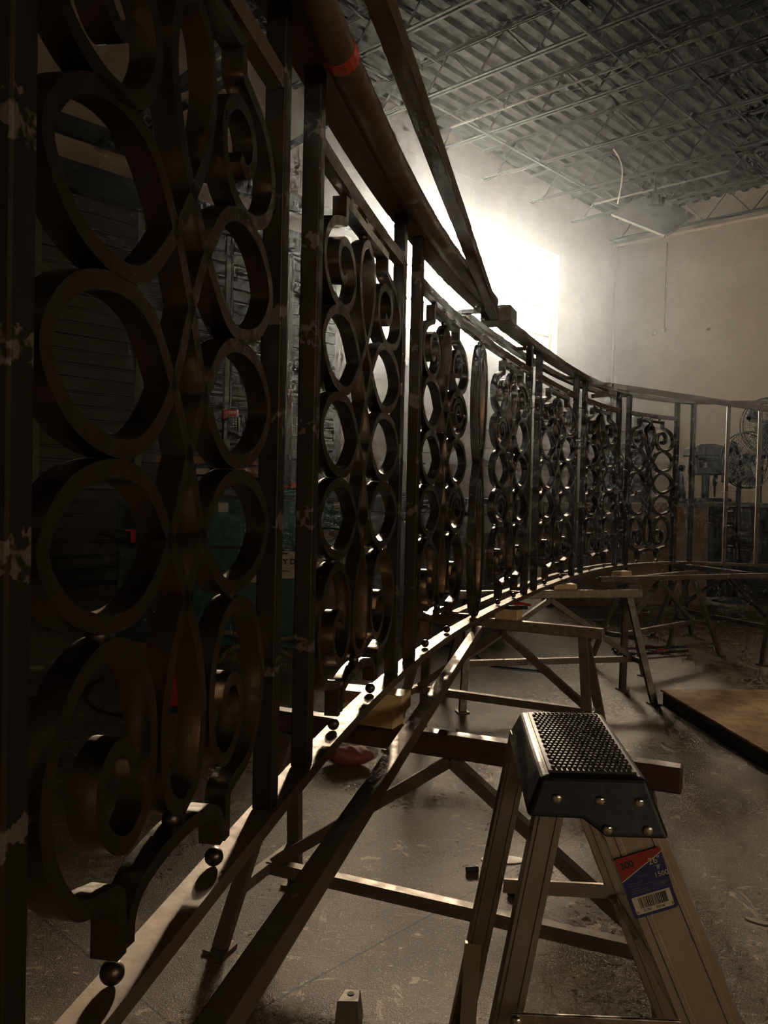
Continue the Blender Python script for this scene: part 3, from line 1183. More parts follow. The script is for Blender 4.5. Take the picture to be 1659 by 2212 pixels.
def channel(name, p0, p1, w, th, mat, lip=.004):
    """open channel: broad web facing the camera with two raised lips"""
    p0, p1 = Vector(p0), Vector(p1)
    ax = (p1 - p0).normalized()
    wd = (Vector((1, 0, 0)) - ax * ax.x).normalized()
    nn = ax.cross(wd).normalized()
    if nn.y > 0:
        nn = -nn
    mb = MB().box((p0 + p1) / 2, ax, wd, nn, (p1 - p0).length, w, .003)
    for sgn in (-1, 1):
        mb.box((p0 + p1) / 2 + wd * (sgn * (w / 2 - .0015)) - nn * (th / 2), ax, wd, nn, (p1 - p0).length, .003, th)
        mb.box((p0 + p1) / 2 + wd * (sgn * (w / 2 - w * .2)) + nn * .0022, ax, wd, nn, (p1 - p0).length, w * .1, .0022)
    return mb.build(name, mat, lad, bevel=.0008), wd, nn, ax


FR0, FR1 = Vector((.351, 1.172, .955)), Vector((.755, 1.10, .012))
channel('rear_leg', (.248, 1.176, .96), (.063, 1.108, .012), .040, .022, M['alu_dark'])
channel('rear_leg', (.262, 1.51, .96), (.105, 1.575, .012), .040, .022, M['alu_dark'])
_, WDV, NNV, AXV = channel('front_rail', FR0, FR1, .082, .026, M['alu'])
channel('front_rail', (.355, 1.50, .955), (.75, 1.565, .012), .082, .026, M['alu'])
for z in (.66, .33):
    k = (.955 - z) / .943
    c0_ = FR0.lerp(FR1, k); c1_ = Vector((.355, 1.50, .955)).lerp(Vector((.75, 1.565, .012)), k)
    m = MB(); m.bar(c0_ + Vector((.0, .01, 0)), c1_ - Vector((.0, .01, 0)), .075, .025); m.build('step', M['alu'], lad, bevel=.002)
# spreader bars on both sides
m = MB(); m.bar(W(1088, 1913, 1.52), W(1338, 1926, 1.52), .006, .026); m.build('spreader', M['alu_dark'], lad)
m = MB(); m.bar(W(1103, 2206, 1.095), W(1470, 2222, 1.09), .006, .024); sp2 = m.build('spreader', M['bright'], lad, bevel=.002)
mb = MB().sphere(W(1115, 2208, 1.088), .008, 14, 8, (1, .6, 1)); mb.build('bolt', M['bright'], sp2, smooth=True)
m = MB(); m.bar((.185, 1.54, .56), (.155, 1.49, .02), .03, .012, up=(0, 1, 0)); m.build('leg_brace', M['alu'], lad)
for c in ((.063, 1.108), (.105, 1.575), (.755, 1.10), (.75, 1.565)):
    m = MB(); m.abox(c[0] - .035, c[0] + .035, c[1] - .03, c[1] + .03, 0.0, .035); m.build('rubber_foot', M['rubber'], lad, bevel=.006)

# sticker on the front rail
PL = FR0 + NNV * .0062


def on_rail(px, py):
    r = ray(px, py)
    o = Vector((0, 0, CH))
    k = (PL - o).dot(NNV) / r.dot(NNV)
    return o + r * k


qTL, qTR, qBR, qBL = on_rail(1327, 1857), on_rail(1425, 1828), on_rail(1466, 1958), on_rail(1372, 1986)


def Q(u, v, lift=0.0):
    return qTL.lerp(qTR, u).lerp(qBL.lerp(qBR, u), v) + NNV * lift


def patch(mb, pts, lift):
    mb.prism([Q(u, v, lift) for u, v in pts], NNV * .00025)


RND = [(0.03, 0), (.97, 0), (1, .03), (1, .97), (.96, 1), (.04, 1), (0, .97), (0, .03)]
m = MB(); patch(m, RND, 0)
stk = m.build('sticker', M['blue_label'], lad)
stk['label'] = 'red, white and blue sticker with a barcode'
m = MB(); patch(m, [(.03, 0), (.97, 0), (1, .03), (1, .075), (0, .38), (0, .03)], .0003); m.build('sticker_corner', M['red_label'], stk)
m = MB(); patch(m, [(0, .375), (1, .07), (1, .085), (0, .39)], .0004); patch(m, [(.07, .665), (.93, .665), (.93, .93), (.9, .95), (.1, .95), (.07, .93)], .0003)
m.build('sticker_panel', M['label_white'], stk)
m = MB()
u = .2
rb = random.Random(3)
while u < .84:
    w_ = rb.choice((.008, .008, .014, .02))
    patch(m, [(u, .69), (u + w_, .69), (u + w_, .865), (u, .865)], .0006)
    u += w_ + rb.choice((.008, .012, .018))
m.build('barcode', M['ink'], stk)
m = MB()
for (u0, u1, v) in ((.1, .42, .44), (.1, .36, .48), (.1, .34, .53), (.1, .5, .565), (.1, .55, .60), (.45, .7, .50), (.6, .86, .545), (.6, .86, .575), (.35, .6, .36), (.72, .92, .27), (.76, .92, .40), (.8, .95, .53), (.8, .95, .56)):
    patch(m, [(u0, v), (u1, v), (u1, v + .012), (u0, v + .012)], .0005)
m.build('small_print', M['grey'], stk)
ux, vy = (qTR - qTL).normalized(), (qTL - qBL).normalized()
LW = (qTR - qTL).length
for body, u, v, sz, mt in (('26"', .66, .235, .2, 'label_white'), ("8'", .8, .335, .13, 'label_white'), ('1500', .70, .455, .155, 'label_white'), ('300', .07, .185, .19, 'ink'),
                           ('0', .09, .93, .085, 'ink'), ('51751', .24, .925, .075, 'ink'), ('02026', .53, .925, .075, 'ink'), ('8', .88, .93, .085, 'ink')):
    text_mesh('sticker_text', body, sz * LW, Q(u, v, .0007), ux, vy, M[mt], stk, .0001, .0004 if mt == 'ink' and sz > .1 else 0)

# ------------------------------------------------------------------ strand board on battens
zo = .105
k0, k1, k2 = F(1384, 1482, zo) + Vector((.11, -.08, 0)), F(1659, 1652, zo) + Vector((.11, 0, 0)), F(1659, 1476, zo)
e1 = (k1 - k0).normalized(); e2 = Vector((-e1.y, e1.x, 0))
if e2.x < 0:
    e2 = -e2
e = thing('strand_board', (k0.x, k0.y, 0), 'orange strand board lying on battens on the floor at right', 'board')
m = MB().prism([k0 - Vector((0, 0, .012)), k0 + e1 * 2.44 - Vector((0, 0, .012)), k0 + e1 * 2.44 + e2 * 1.22 - Vector((0, 0, .012)), k0 + e2 * 1.22 - Vector((0, 0, .012))], (0, 0, .012))
m.build('sheet', M['osb'], e)
for off in (.03, .6, 1.16):
    m = MB().bar(k0 + e1 * .02 + e2 * off - Vector((0, 0, .0585)), k0 + e1 * 2.4 + e2 * off - Vector((0, 0, .0585)), .04, .092)
    m.build('batten', M['cast'], e)  # near-black colour stands in for the shade under the sheet

# ------------------------------------------------------------------ small things on the floor
bg = F(752, 1652, 0)
e = thing('wrapped_bag', (bg.x, bg.y, 0), 'red bag in clear plastic on the floor under the railing', 'bag')
def lump(r, sc, seed, amp):
    mb = MB().sphere((bg.x, bg.y, sc[2] * r * .98), r, 26, 15, sc)
    rr = random.Random(seed)
    ph = [rr.uniform(0, 6) for _ in range(6)]
    out = []
    for x, y, z in mb.v:
        a, b = x - bg.x, y - bg.y
        k = 1 + amp * (math.sin(a * 40 + ph[0]) * math.sin(b * 33 + ph[1]) + .6 * math.sin(a * 75 + b * 60 + ph[2]))
        out.append((bg.x + a * k, bg.y + b * k, max(.004, z * k)))
    mb.v = out
    return mb
lump(.115, (1.05, .62, .42), 2, .09).build('contents', M['red'], e, smooth=True)
lump(.138, (1.08, .68, .5), 5, .10).build('plastic_wrap', M['film'], e, smooth=True)


def bar_clamp(pa, pb, ha, hb, label):
    a, b = F(*pa), F(*pb)
    e = thing('bar_clamp', (a + b) / 2, label, 'clamp', 'red handled clamps on the floor')
    m = MB().bar(a + Vector((0, 0, .03)), b + Vector((0, 0, .03)), .012, .022); m.build('bar', M['cast'], e)
    h0, h1 = F(*ha), F(*hb)
    m = MB().tube([h0 + Vector((0, 0, .02)), h0.lerp(h1, .5) + Vector((0, 0, .028)), h1 + Vector((0, 0, .02))], [.014, .02, .014], 10); m.build('handle', M['red'], e, smooth=True)
    d = (b - a).normalized()
    m = MB().bar(a + d * .03 + Vector((0, 0, .018)), a + d * .07 + Vector((-.05, -.12, .018)), .03, .03); m.build('jaw', M['cast'], e, bevel=.005)


bar_clamp((1322, 1409), (1482, 1404), (1383, 1401), (1425, 1406), 'red handled bar clamp on the floor, the farther of two')
bar_clamp((1366, 1421), (1486, 1413), (1418, 1411), (1446, 1411), 'red handled bar clamp on the floor, the nearer of two')
p = F(1392, 1323, 0)
m = MB(); m.box(p + Vector((0, 0, .004)), (1, .2, 0), (-.2, 1, 0), (0, 0, 1), .1, .035, .007); tag(m.build('rag_scrap', M['paper'], bevel=.002), 'small pale scrap lying on the bare floor beyond the sawhorses', 'scrap')
p = F(1094, 1852, 0); 
def flat(name, c, rx, ry, mat, th=.003, n=18, rot=0):
    pts = [Vector((c.x + math.cos(rot) * rx * math.cos(a) - math.sin(rot) * ry * math.sin(a), c.y + math.sin(rot) * rx * math.cos(a) + math.cos(rot) * ry * math.sin(a), .0006)) for a in [2 * PI * k / n for k in range(n)]]
    return MB().prism(pts, (0, 0, th)).build(name, mat)
tag(flat('floor_disc', F(1086, 1858, 0), .085, .035, M['white']), 'flat white oval on the floor behind the ladder legs', 'scrap')  # thin white oval laid on the floor
tag(flat('floor_disc', F(79, 1442, 0), .055, .06, M['paper']), 'pale round sticker on the dark floor near the overhead door', 'scrap')
tag(flat('paper_scrap', F(1634, 1991, 0), .035, .012, M['white'], rot=-.6), 'torn white scrap on the floor at the right edge', 'scrap')
# anchor sleeve and steel bracket
a_, b_ = F(1007, 1886, 0), F(1032, 1884, 0)
m = MB(); m.tube([a_ + Vector((0, 0, .012)), b_ + Vector((0, 0, .012))], .011, 12)
tag(m.build('anchor_sleeve', M['cast'], smooth=True), 'small dark anchor sleeve lying on the floor left of the ladder', 'anchor')
a_ = F(752, 2205, 0)
e = thing('steel_bracket', (a_.x, a_.y, 0), 'steel angle bracket with bolt hole standing at the bottom edge', 'bracket')
m = MB(); m.hexa([(a_.x - .035, a_.y - .06, 0), (a_.x + .035, a_.y - .06, 0), (a_.x + .04, a_.y + .03, 0), (a_.x - .02, a_.y + .03, 0),
                  (a_.x - .03, a_.y - .03, .07), (a_.x + .027, a_.y - .03, .07), (a_.x + .03, a_.y + .025, .07), (a_.x - .012, a_.y + .025, .07)])
m.build('plate', M['horse'], e, bevel=.002)
m = MB(); m.tube([(a_.x + .005, a_.y + .005, .068), (a_.x + .005, a_.y + .005, .0715)], .009, 14); m.build('bolt_hole', M['ink'], e)
a_, b_ = F(1098, 1932, 0), F(1128, 1942, 0)
m = MB(); m.bar(a_ + Vector((0, 0, .012)), b_ + Vector((0, 0, .012)), .03, .022)
tag(m.build('putty_knife', M['black'], bevel=.006), 'black handled tool lying on the floor between the ladder legs', 'tool')
cord = [F(-30, 1526), F(36, 1516), F(66, 1511), F(120, 1500), F(182, 1486), F(212, 1470), F(226, 1466), F(200, 1482), F(186, 1502), F(195, 1524), F(215, 1538), F(246, 1546), F(300, 1556)]
m = MB(); m.tube([v + Vector((0, 0, .009)) for v in catmull(cord, 6)], .008, 8)
tag(m.build('extension_cord', M['cord'], smooth=True), 'black cord looping over the dark floor behind the first panel', 'cord')
cord = [F(930, 1396), F(1000, 1400), F(1060, 1440), F(1110, 1446), F(1150, 1450), F(1175, 1452)]
m = MB(); m.tube([v + Vector((0, 0, .009)) for v in catmull(cord, 6)], .007, 8)
tag(m.build('extension_cord', M['cord'], smooth=True), 'thin black cord on the floor under the middle sawhorses', 'cord')


# ------------------------------------------------------------------ things beyond the railing
def fb(mb, x0, y0, x1, y1, d, dep):
    """box whose front face fills that window at distance d"""
    a, b = W(x0, y1, d), W(x1, y0, d)
    return mb.abox(min(a.x, b.x), max(a.x, b.x), d, d + dep, min(a.z, b.z), max(a.z, b.z))


def shelfbox(mb, x0, y0, x1, d, dep, zbot):
    a, b = W(x0, y0, d), W(x1, y0, d)
    return mb.abox(a.x, b.x, d, d + dep, zbot, (a.z + b.z) / 2)


def floorbox(mb, x0, y0, x1, d, dep, z0=0.0):
    a, b = W(x0, y0, d), W(x1, y0, d)
    return mb.abox(a.x, b.x, d, d + dep, z0, (a.z + b.z) / 2)


dm = 6.6
mc = W(560, 1400, dm)
mach = thing('ironworker_machine', (mc.x, dm + .4, 0), 'teal metalworking machine with hoses behind the first two panels', 'machine')
m = MB(); floorbox(m, 418, 1055, 690, dm, .9, .14); m.build('main_cabinet', M['teal'], mach, bevel=.01)
m = MB(); fb(m, 690.5, 1056, 748, 1141, dm + .02, .8); m.build('end_cabinet', M['teal'], mach, bevel=.01)
m = MB(); fb(m, 250, 1086, 417, 1398, dm + .12, .75); m.build('side_cabinet', M['teal_dark'], mach, bevel=.01)
m = MB()
pl = [W(300, 1042, dm + .1), W(372, 988, dm + .1), W(420, 988, dm + .1), W(420, 1085, dm + .1), W(330, 1085, dm + .1)]
m.prism(pl, (0, .5, 0)); m.build('hopper', M['teal_dark'], mach, bevel=.008)
m = MB(); fb(m, 417, 1075.5, 748, 1077, dm - .004, .01); fb(m, 417, 1183, 690, 1184.5, dm - .004, .01); m.build('seam', M['black'], mach)
m = MB(); fb(m, 266, 1102, 290, 1142, dm + .11, .02); m.build('vent', M['black'], mach)
m = MB(); fb(m, 325, 1250, 405, 1395, dm + .11, .02); m.build('vent', M['black'], mach)
m = MB(); fb(m, 690, 1141, 748, 1180, dm + .1, .6); floorbox(m, 690, 1180, 735, dm + .25, .5, .1); m.build('ram_housing', M['brown'], mach, bevel=.01)
m = MB(); fb(m, 225, 1398, 745, 1432, dm + .1, .9); m.build('skid', M['brown'], mach)
m = MB(); fb(m, 338, 990, 572, 999, dm + .1, .5); fb(m, 470, 999, 560, 1032, dm + .2, .3); m.build('top_board', M['orange_wood'], mach)
m = MB(); fb(m, 372, 1032, 560, 1056, dm + .15, .4); fb(m, 425, 1000, 450, 1032, dm + .2, .2); m.build('support_post', M['cast'], mach, bevel=.01)
m = MB(); fb(m, 424, 1012, 448, 1024, dm + .05, .1); fb(m, 430, 1040, 446, 1049, dm + .05, .1); m.build('rating_plate', M['cream'], mach)
m = MB(); m.tube([W(212, 1152, dm), W(240, 1153, dm), W(262, 1158, dm + .05), W(290, 1165, dm + .1)], [.018, .022, .05, .07], 12); m.build('crank_handle', M['black'], mach, smooth=True)
m = MB(); fb(m, 271, 1144, 281, 1147, dm - .05, .03); fb(m, 282, 1144, 292, 1172, dm - .05, .03); m.build('lock_tag', M['red'], mach)
# signs
m = MB(); fb(m, 598, 1193, 700, 1249, dm - .006, .005); sg = m.build('sign_plate', M['cream'], mach)
o_ = W(611, 1219, dm - .008)
text_mesh('sign_text', 'Y D', .062, o_, (1, 0, .02), (0, 0, 1), M['ink'], sg, .0005, .002)
o_ = W(617, 1228, dm - .008)
text_mesh('sign_text', 'Con', .038, o_, (1, 0, .02), (0, 0, 1), M['ink'], sg, .0005)
o_ = W(682, 1212, dm - .008)
text_mesh('sign_text', 'E', .045, o_, (1, 0, .02), (0, 0, 1), M['ink'], sg, .0005, .002)
m = MB(); fb(m, 600, 1194, 622, 1196.5, dm - .008, .003); fb(m, 609, 1233, 626, 1234.5, dm - .008, .003); m.build('sign_border', M['ink'], sg)
m = MB(); fb(m, 472, 1086, 493, 1106, dm - .006, .005); fb(m, 721, 1079, 735, 1097, dm + .014, .005); fb(m, 528, 1243, 556, 1258, dm - .006, .005); m.build('notice', M['cream'], mach)
m = MB(); fb(m, 689, 1104, 698, 1131, dm - .02, .05); m.build('latch', M['black'], mach)
hg = [[(436, 1402), (455, 1380), (490, 1366), (530, 1378), (575, 1386), (640, 1378), (690, 1380)], [(470, 1432), (500, 1402), (530, 1396), (562, 1406), (600, 1402), (640, 1424), (680, 1430)], [(590, 1470), (620, 1462), (650, 1468), (690, 1462)]]
for h in hg:
    pts = [Vector((v.x, v.y, max(v.z, .03))) for v in catmull([W(x, y, dm - .12) for x, y in h], 12)]
    rr = [.024 if i % 2 else .019 for i in range(len(pts))]
    m = MB(); m.tube(pts, rr, 10); m.build('hose', M['hose'], mach, smooth=True)
pts = [W(232, y, dm) for y in range(1342, 1400, 3)]
m = MB(); m.tube(pts, [.026 if i % 2 else .02 for i in range(len(pts))], 10); m.build('spring', M['hose'], mach)

# items standing on the machine
m = MB(); fb(m, 614, 994, 643, 1055.5, dm + .25, .2)
fb(m, 617, 982, 624, 994, dm + .3, .05); tag(m.build('tool_block', M['cast'], bevel=.006), 'dark steel tool block standing on the teal machine', 'block')
m = MB(); pl = [W(625.5, 992, dm + .3), W(642, 992, dm + .3), W(640, 902, dm + .3), W(634, 902, dm + .3), (W(630, 940, dm + .3)), W(625.5, 946, dm + .3)]
m.prism(pl, (0, .06, 0)); tag(m.build('wrapped_part', M['film'], bevel=.004), 'plastic wrapped part standing on the tool block', 'parcel')
m = MB(); fb(m, 615, 840, 632, 1055.5, dm + .56, .03); tag(m.build('steel_plate', M['brown'], bevel=.006), 'tall narrow red brown plate standing behind the plastic wrapped part', 'plate')
m = MB(); m.tube([W(600, 1051, dm + .1), W(640, 1051, dm + .1)], .014, 8); fb(m, 628, 1042, 642, 1052, dm + .06, .08)
tag(m.build('orange_clamp', M['orange']), 'orange clamp lying on top of the teal machine', 'clamp')
# crane pendant hanging on its cable
pd_ = W(505, 915, 6.1)
e = thing('crane_pendant', (pd_.x, pd_.y, pd_.z - .12), 'red and black push button pendant hanging in front of the overhead door', 'pendant control')
m = MB(); fb(m, 480, 884, 512, 906, 6.1, .07); m.build('housing', M['red'], e, bevel=.008)
m = MB(); fb(m, 490, 900, 516, 946, 6.09, .06); hb = m.build('button_body', M['black'], e, bevel=.006)
m = MB()
for i in range(6):
    for j in range(2):
        m.sphere(W(504 + j * 6, 901 + i * 5, 6.087), .005, 8, 5)
m.build('buttons', M['label_white'], hb)
m = MB(); m.tube([W(516, 897, 6.12), W(526, 900, 6.12), W(528, 925, 6.12), W(524, 943, 6.12), W(514, 943, 6.12)], .012, 8); m.build('grip', M['black'], e, smooth=True)
m = MB(); m.tube([W(497, 884, 6.13), Vector((W(497, 884, 6.13).x, 6.13, 4.0)), Vector((W(497, 884, 6.13).x, 6.13, 8.1))], .009, 8); m.build('cable', M['cord'], e)

# red canister on the floor
d_ = 5.15
m = MB(); a_ = W(350, 1464, d_); b_ = W(391, 1464, d_)
e = thing('red_canister', ((a_.x + b_.x) / 2, d_ + .1, 0), 'red canister with dark base on the floor behind the first panel', 'canister')
m.abox(a_.x, b_.x, d_, d_ + .2, .03, a_.z); m.build('body', M['red'], e, bevel=.015)
m = MB(); m.abox(a_.x - .01, b_.x + .02, d_ - .02, d_ + .22, 0, .03); m.build('base', M['black'], e, bevel=.004)

# benches and cabinets along the far side
e = thing('work_bench', (W(860, 1100, 9.4).x, 9.8, 0), 'long grey bench with dark top behind the middle of the railing', 'bench')
m = MB(); fb(m, 768, 1079, 1128, 1105, 9.4, .8); m.build('bench_top', M['black'], e, bevel=.01)
m = MB(); floorbox(m, 790, 1105, 1110, 9.5, .65); m.build('bench_body', M['grey'], e)
m = MB(); fb(m, 828, 1125, 880, 1126.6, 9.48, .03); m.build('drawer_pull', M['bright'], e)
BT = max(W(768, 1079, 9.4).z, W(1128, 1079, 9.4).z) + .003
m = MB(); shelfbox(m, 800, 1062, 885, 9.6, .4, BT); tag(m.build('tool_tray', M['grey'], bevel=.01), 'shallow grey tray on the dark bench top', 'tray')
m = MB(); shelfbox(m, 899, 952, 938, 9.7, .3, BT); e = tag(m.build('carton', M['paper'], bevel=.004), 'tall pale carton with printed mark on the long bench', 'box')
m = MB(); fb(m, 909, 968, 914, 975, 9.69, .008); fb(m, 910, 977, 930, 978, 9.69, .008); fb(m, 914, 1000, 918, 1003, 9.69, .008); m.build('printed_mark', M['ink'], e)
m = MB(); a_ = W(1080, 1078, 9.75); m.tube([(a_.x, a_.y, BT), (a_.x, a_.y, W(1080, 1040, 9.75).z)], .05, 16); tag(m.build('red_can', M['red'], smooth=True), 'red can on the long bench behind the centre panel', 'can')
e = thing('parts_cabinet', (W(805, 1300, 7.9).x, 8.2, 0), 'cream topped parts cabinet behind the second panel', 'cabinet')
m = MB(); floorbox(m, 768, 1183, 846, 7.9, .55); m.build('body', M['grey'], e, bevel=.006)
m = MB(); fb(m, 764, 1176, 850, 1183, 7.85, .62); m.build('top', M['cream'], e)
m = MB(); fb(m, 778, 1198, 800, 1206, 7.88, .03); m.build('drawer_handle', M['ink'], e)
m = MB(); shelfbox(m, 775, 1163, 800, 8.0, .15, max(W(764, 1176, 7.85).z, W(850, 1176, 7.85).z) + .002); tag(m.build('small_box', M['cast'], bevel=.004), 'small dark box on the cream topped cabinet', 'box')

e = thing('plywood_sheet', (W(1300, 1100, 10.6).x, 10.65, 0), 'brown plywood sheet standing behind the railing in line with the blue drum', 'board')
m = MB(); floorbox(m, 1176, 1086, 1336, 10.6, .05); m.build('sheet', M['brown'], e)
e = thing('black_cabinet', (W(1330, 1100, 11.1).x, 11.4, 0), 'black cabinet that the blue drum stands on', 'cabinet')
m = MB(); floorbox(m, 1287, 1060, 1350, 11.0, .6); m.build('body', M['black'], e, bevel=.01)
a_ = W(1318, 1060, 11.3)
e = thing('blue_drum', (a_.x, a_.y, a_.z), 'blue plastic drum on the black cabinet behind the railing', 'drum')
zt_ = W(1318, 983, 11.3).z
m = MB(); m.tube([(a_.x, a_.y, a_.z + .003), (a_.x, a_.y, a_.z + .03), (a_.x, a_.y, zt_ - .04), (a_.x, a_.y, zt_)], [.15, .165, .165, .15], 24); m.build('body', M['blue'], e, smooth=True)
e = thing('tall_locker', (W(1392, 1000, 12.2).x, 12.4, 0), 'tall dark locker behind the last scroll panel', 'locker')
m = MB(); floorbox(m, 1371, 897, 1412, 12.2, .4); m.build('body', M['cast'], e, bevel=.01)
m = MB(); fb(m, 1388, 905, 1389, 1080, 12.19, .02); m.build('door_gap', M['ink'], e)
e = thing('plywood_crate', (W(1405, 1150, 10.9).x, 11.2, 0), 'brown plywood crate behind the last scroll panel', 'crate')
m = MB(); floorbox(m, 1360, 1092, 1448, 10.9, .55); m.build('side', M['crate'], e)
m = MB(); fb(m, 1360, 1088, 1452, 1093, 10.88, .6); m.build('lid', M['horse'], e)
e = thing('plywood_crate', (W(1500, 1150, 11.0).x, 11.3, 0), 'brown plywood crate in front of the drill press bench', 'crate')
m = MB(); floorbox(m, 1456, 1094, 1531, 11.0, .55); m.build('side', M['crate'], e)
m = MB(); fb(m, 1453, 1089, 1533, 1095, 10.95, .65); m.build('lid', M['grey'], e)
# tool bench with drawer cabinet
e = thing('tool_cabinet', (W(1600, 1150, 12.0).x, 12.3, 0), 'long black drawer cabinet that carries the drill press', 'cabinet')
m = MB(); floorbox(m, 1534, 1093, 1690, 11.9, .7); m.build('body', M['black'], e, bevel=.01)
m = MB(); fb(m, 1488, 1088, 1694, 1092.6, 11.8, .85); m.build('worktop', M['grey'], e)
for y in (1103, 1134, 1178):
    m = MB(); fb(m, 1571, y, 1583, y + 2, 11.86, .04); m.build('drawer_pull', M['bright'], e)
# drill press
dd = 12.1
e = thing('drill_press', (W(1530, 1088, dd).x, dd + .2, W(1530, 1088, dd).z), 'dark drill press standing on the black cabinet', 'drill press')
WT = max(W(1488, 1088, 11.8).z, W(1694, 1088, 11.8).z) + .003
m = MB(); shelfbox(m, 1502, 1076, 1582, dd, .4, WT); m.build('base', M['cast'], e, bevel=.02)
a_ = W(1523, 1080, dd + .25)
m = MB(); m.tube([(a_.x, a_.y, a_.z), (a_.x, a_.y, W(1523, 970, dd).z)], .055, 18); m.build('column', M['cast'], e, smooth=True)
m = MB(); a2 = W(1515, 1080, dd + .2); m.tube([(a2.x, a2.y, a2.z), (a2.x, a2.y, W(1515, 1024, dd).z)], .012, 10); m.build('rack', M['pipe'], e)
m = MB(); fb(m, 1506, 985, 1566, 1025, dd, .4); m.build('head', M['cast'], e, bevel=.03, seg=3)
m = MB(); pl = [W(1500, 984, dd), W(1503, 966, dd), W(1515, 959, dd), W(1545, 959, dd), (W(1576, 966, dd)), W(1580, 984, dd)]; m.prism(pl, (0, .5, 0)); m.build('belt_cover', M['cast'], e, bevel=.015)
m = MB(); a3 = W(1545, 1024, dd + .12); m.tube([(a3.x, a3.y, a3.z + .02), (a3.x, a3.y, a3.z - .12), (a3.x, a3.y, a3.z - .2), (a3.x, a3.y, a3.z - .34)], [.035, .035, .022, .012], 14); m.build('quill', M['cast'], e, smooth=True)
m = MB(); fb(m, 1570, 1000, 1594, 1042, dd + .2, .25); m.build('motor', M['cast'], e, bevel=.03)
m = MB(); fb(m, 1521, 998, 1527, 1010, dd - .01, .02); m.build('switch_plate', M['paper'], e)
# bell-shaped stand
a_ = W(1464, 1088, 12.0)
e = thing('grinder_stand', (a_.x, a_.y, a_.z), 'black bell shaped stand with round knob beside the drill press', 'stand')
zs_ = [W(1464, y, 12.0).z for y in (1081, 1060, 1030, 1016)]
m = MB(); m.tube([(a_.x, a_.y + .02, z) for z in [WT] + zs_], [.13, .125, .105, .075, .045], 20); m.build('bell', M['black'], e, smooth=True)
m = MB(); m.sphere((a_.x + .04, a_.y, W(1464, 1011, 12.0).z), .055, 16, 10); m.build('knob', M['black'], e, smooth=True)


def fan(px, py, d, rp, label, tilt):
    c = W(px, py, d)
    r = rp * d / 1800
    e = thing('pedestal_fan', (c.x, c.y, 0), label, 'fan', 'pedestal fans by the back wall')
    ct, st = math.cos(tilt), math.sin(tilt)
    fx = Vector((ct, st, 0)); fz = Vector((0, 0, 1)); fn = Vector((st, -ct, 0))
    m = MB()
    for rr, o_ in ((r, 0), (r * .98, .1), (r * .8, -.05), (r * .6, -.075), (r * .4, -.09), (r * .2, -.1), (r * .75, .14), (r * .45, .16)):
        pts = [c + fx * (rr * math.cos(2 * PI * k / 40)) + fz * (rr * math.sin(2 * PI * k / 40)) + fn * (-o_ if False else -o_ * -1 if False else o_ * -1) for k in range(41)]
        m.tube(pts, .009 if rr > r * .9 else .0035, 6, False)
    for k in range(48):
        a = 2 * PI * k / 48
        d1 = fx * math.cos(a) + fz * math.sin(a)
        m.tube([c + d1 * r, c + d1 * (r * .6) + fn * .075, c + d1 * (r * .1) + fn * .1], .003, 4, False)
        m.tube([c + d1 * r - fn * .1, c + d1 * (r * .5) - fn * .155, c + d1 * (r * .15) - fn * .165], .003, 4, False)
    m.build('cage', M['cast'], e)
    m = MB()
    for k in range(3):
        a = 2 * PI * k / 3 + .5
        pts1 = []
        for rr, w_ in ((.14, .16), (.4, .34), (.75, .42), (.92, .3)):
            for sg in (-1, 1):
                aa = a + sg * w_
                pts1.append((rr, aa, sg))
        q_ = [c + (fx * math.cos(aa) + fz * math.sin(aa)) * (rr * r) + fn * (sg * .035 - .03) for rr, aa, sg in pts1]
        b0 = len(m.v)
        m.add(q_ + [v - fn * .006 for v in q_], [(0, 1, 3, 2), (2, 3, 5, 4), (4, 5, 7, 6), (8, 10, 11, 9), (10, 12, 13, 11), (12, 14, 15, 13), (0, 2, 10, 8), (2, 4, 12, 10), (4, 6, 14, 12), (6, 7, 15, 14), (7, 5, 13, 15), (5, 3, 11, 13), (3, 1, 9, 11), (1, 0, 8, 9)])
    m.build('blade', M['black'], e)
    m = MB(); m.tube([c + fn * .04, c - fn * .05, c - fn * .3], [.06, .09, .085], 18); m.build('motor', M['black'], e, smooth=True)
    m = MB(); pb_ = c - fn * .2; m.tube([(pb_.x, pb_.y, c.z - .08), (pb_.x, pb_.y, .05)], .035, 12); m.build('pole', M['cast'], e, smooth=True)
    m = MB(); m.tube([(pb_.x, pb_.y, 0), (pb_.x, pb_.y, .03), (pb_.x, pb_.y, .06)], [.3, .3, .06], 28); m.build('base', M['cast'], e)
    return e


fan(1619, 994, 11.2, 61, 'pedestal fan with wire cage, the nearer of two beside the drill press', .25)
fan(1662, 919, 12.9, 60, 'pedestal fan with wire cage, the taller one behind', .1)

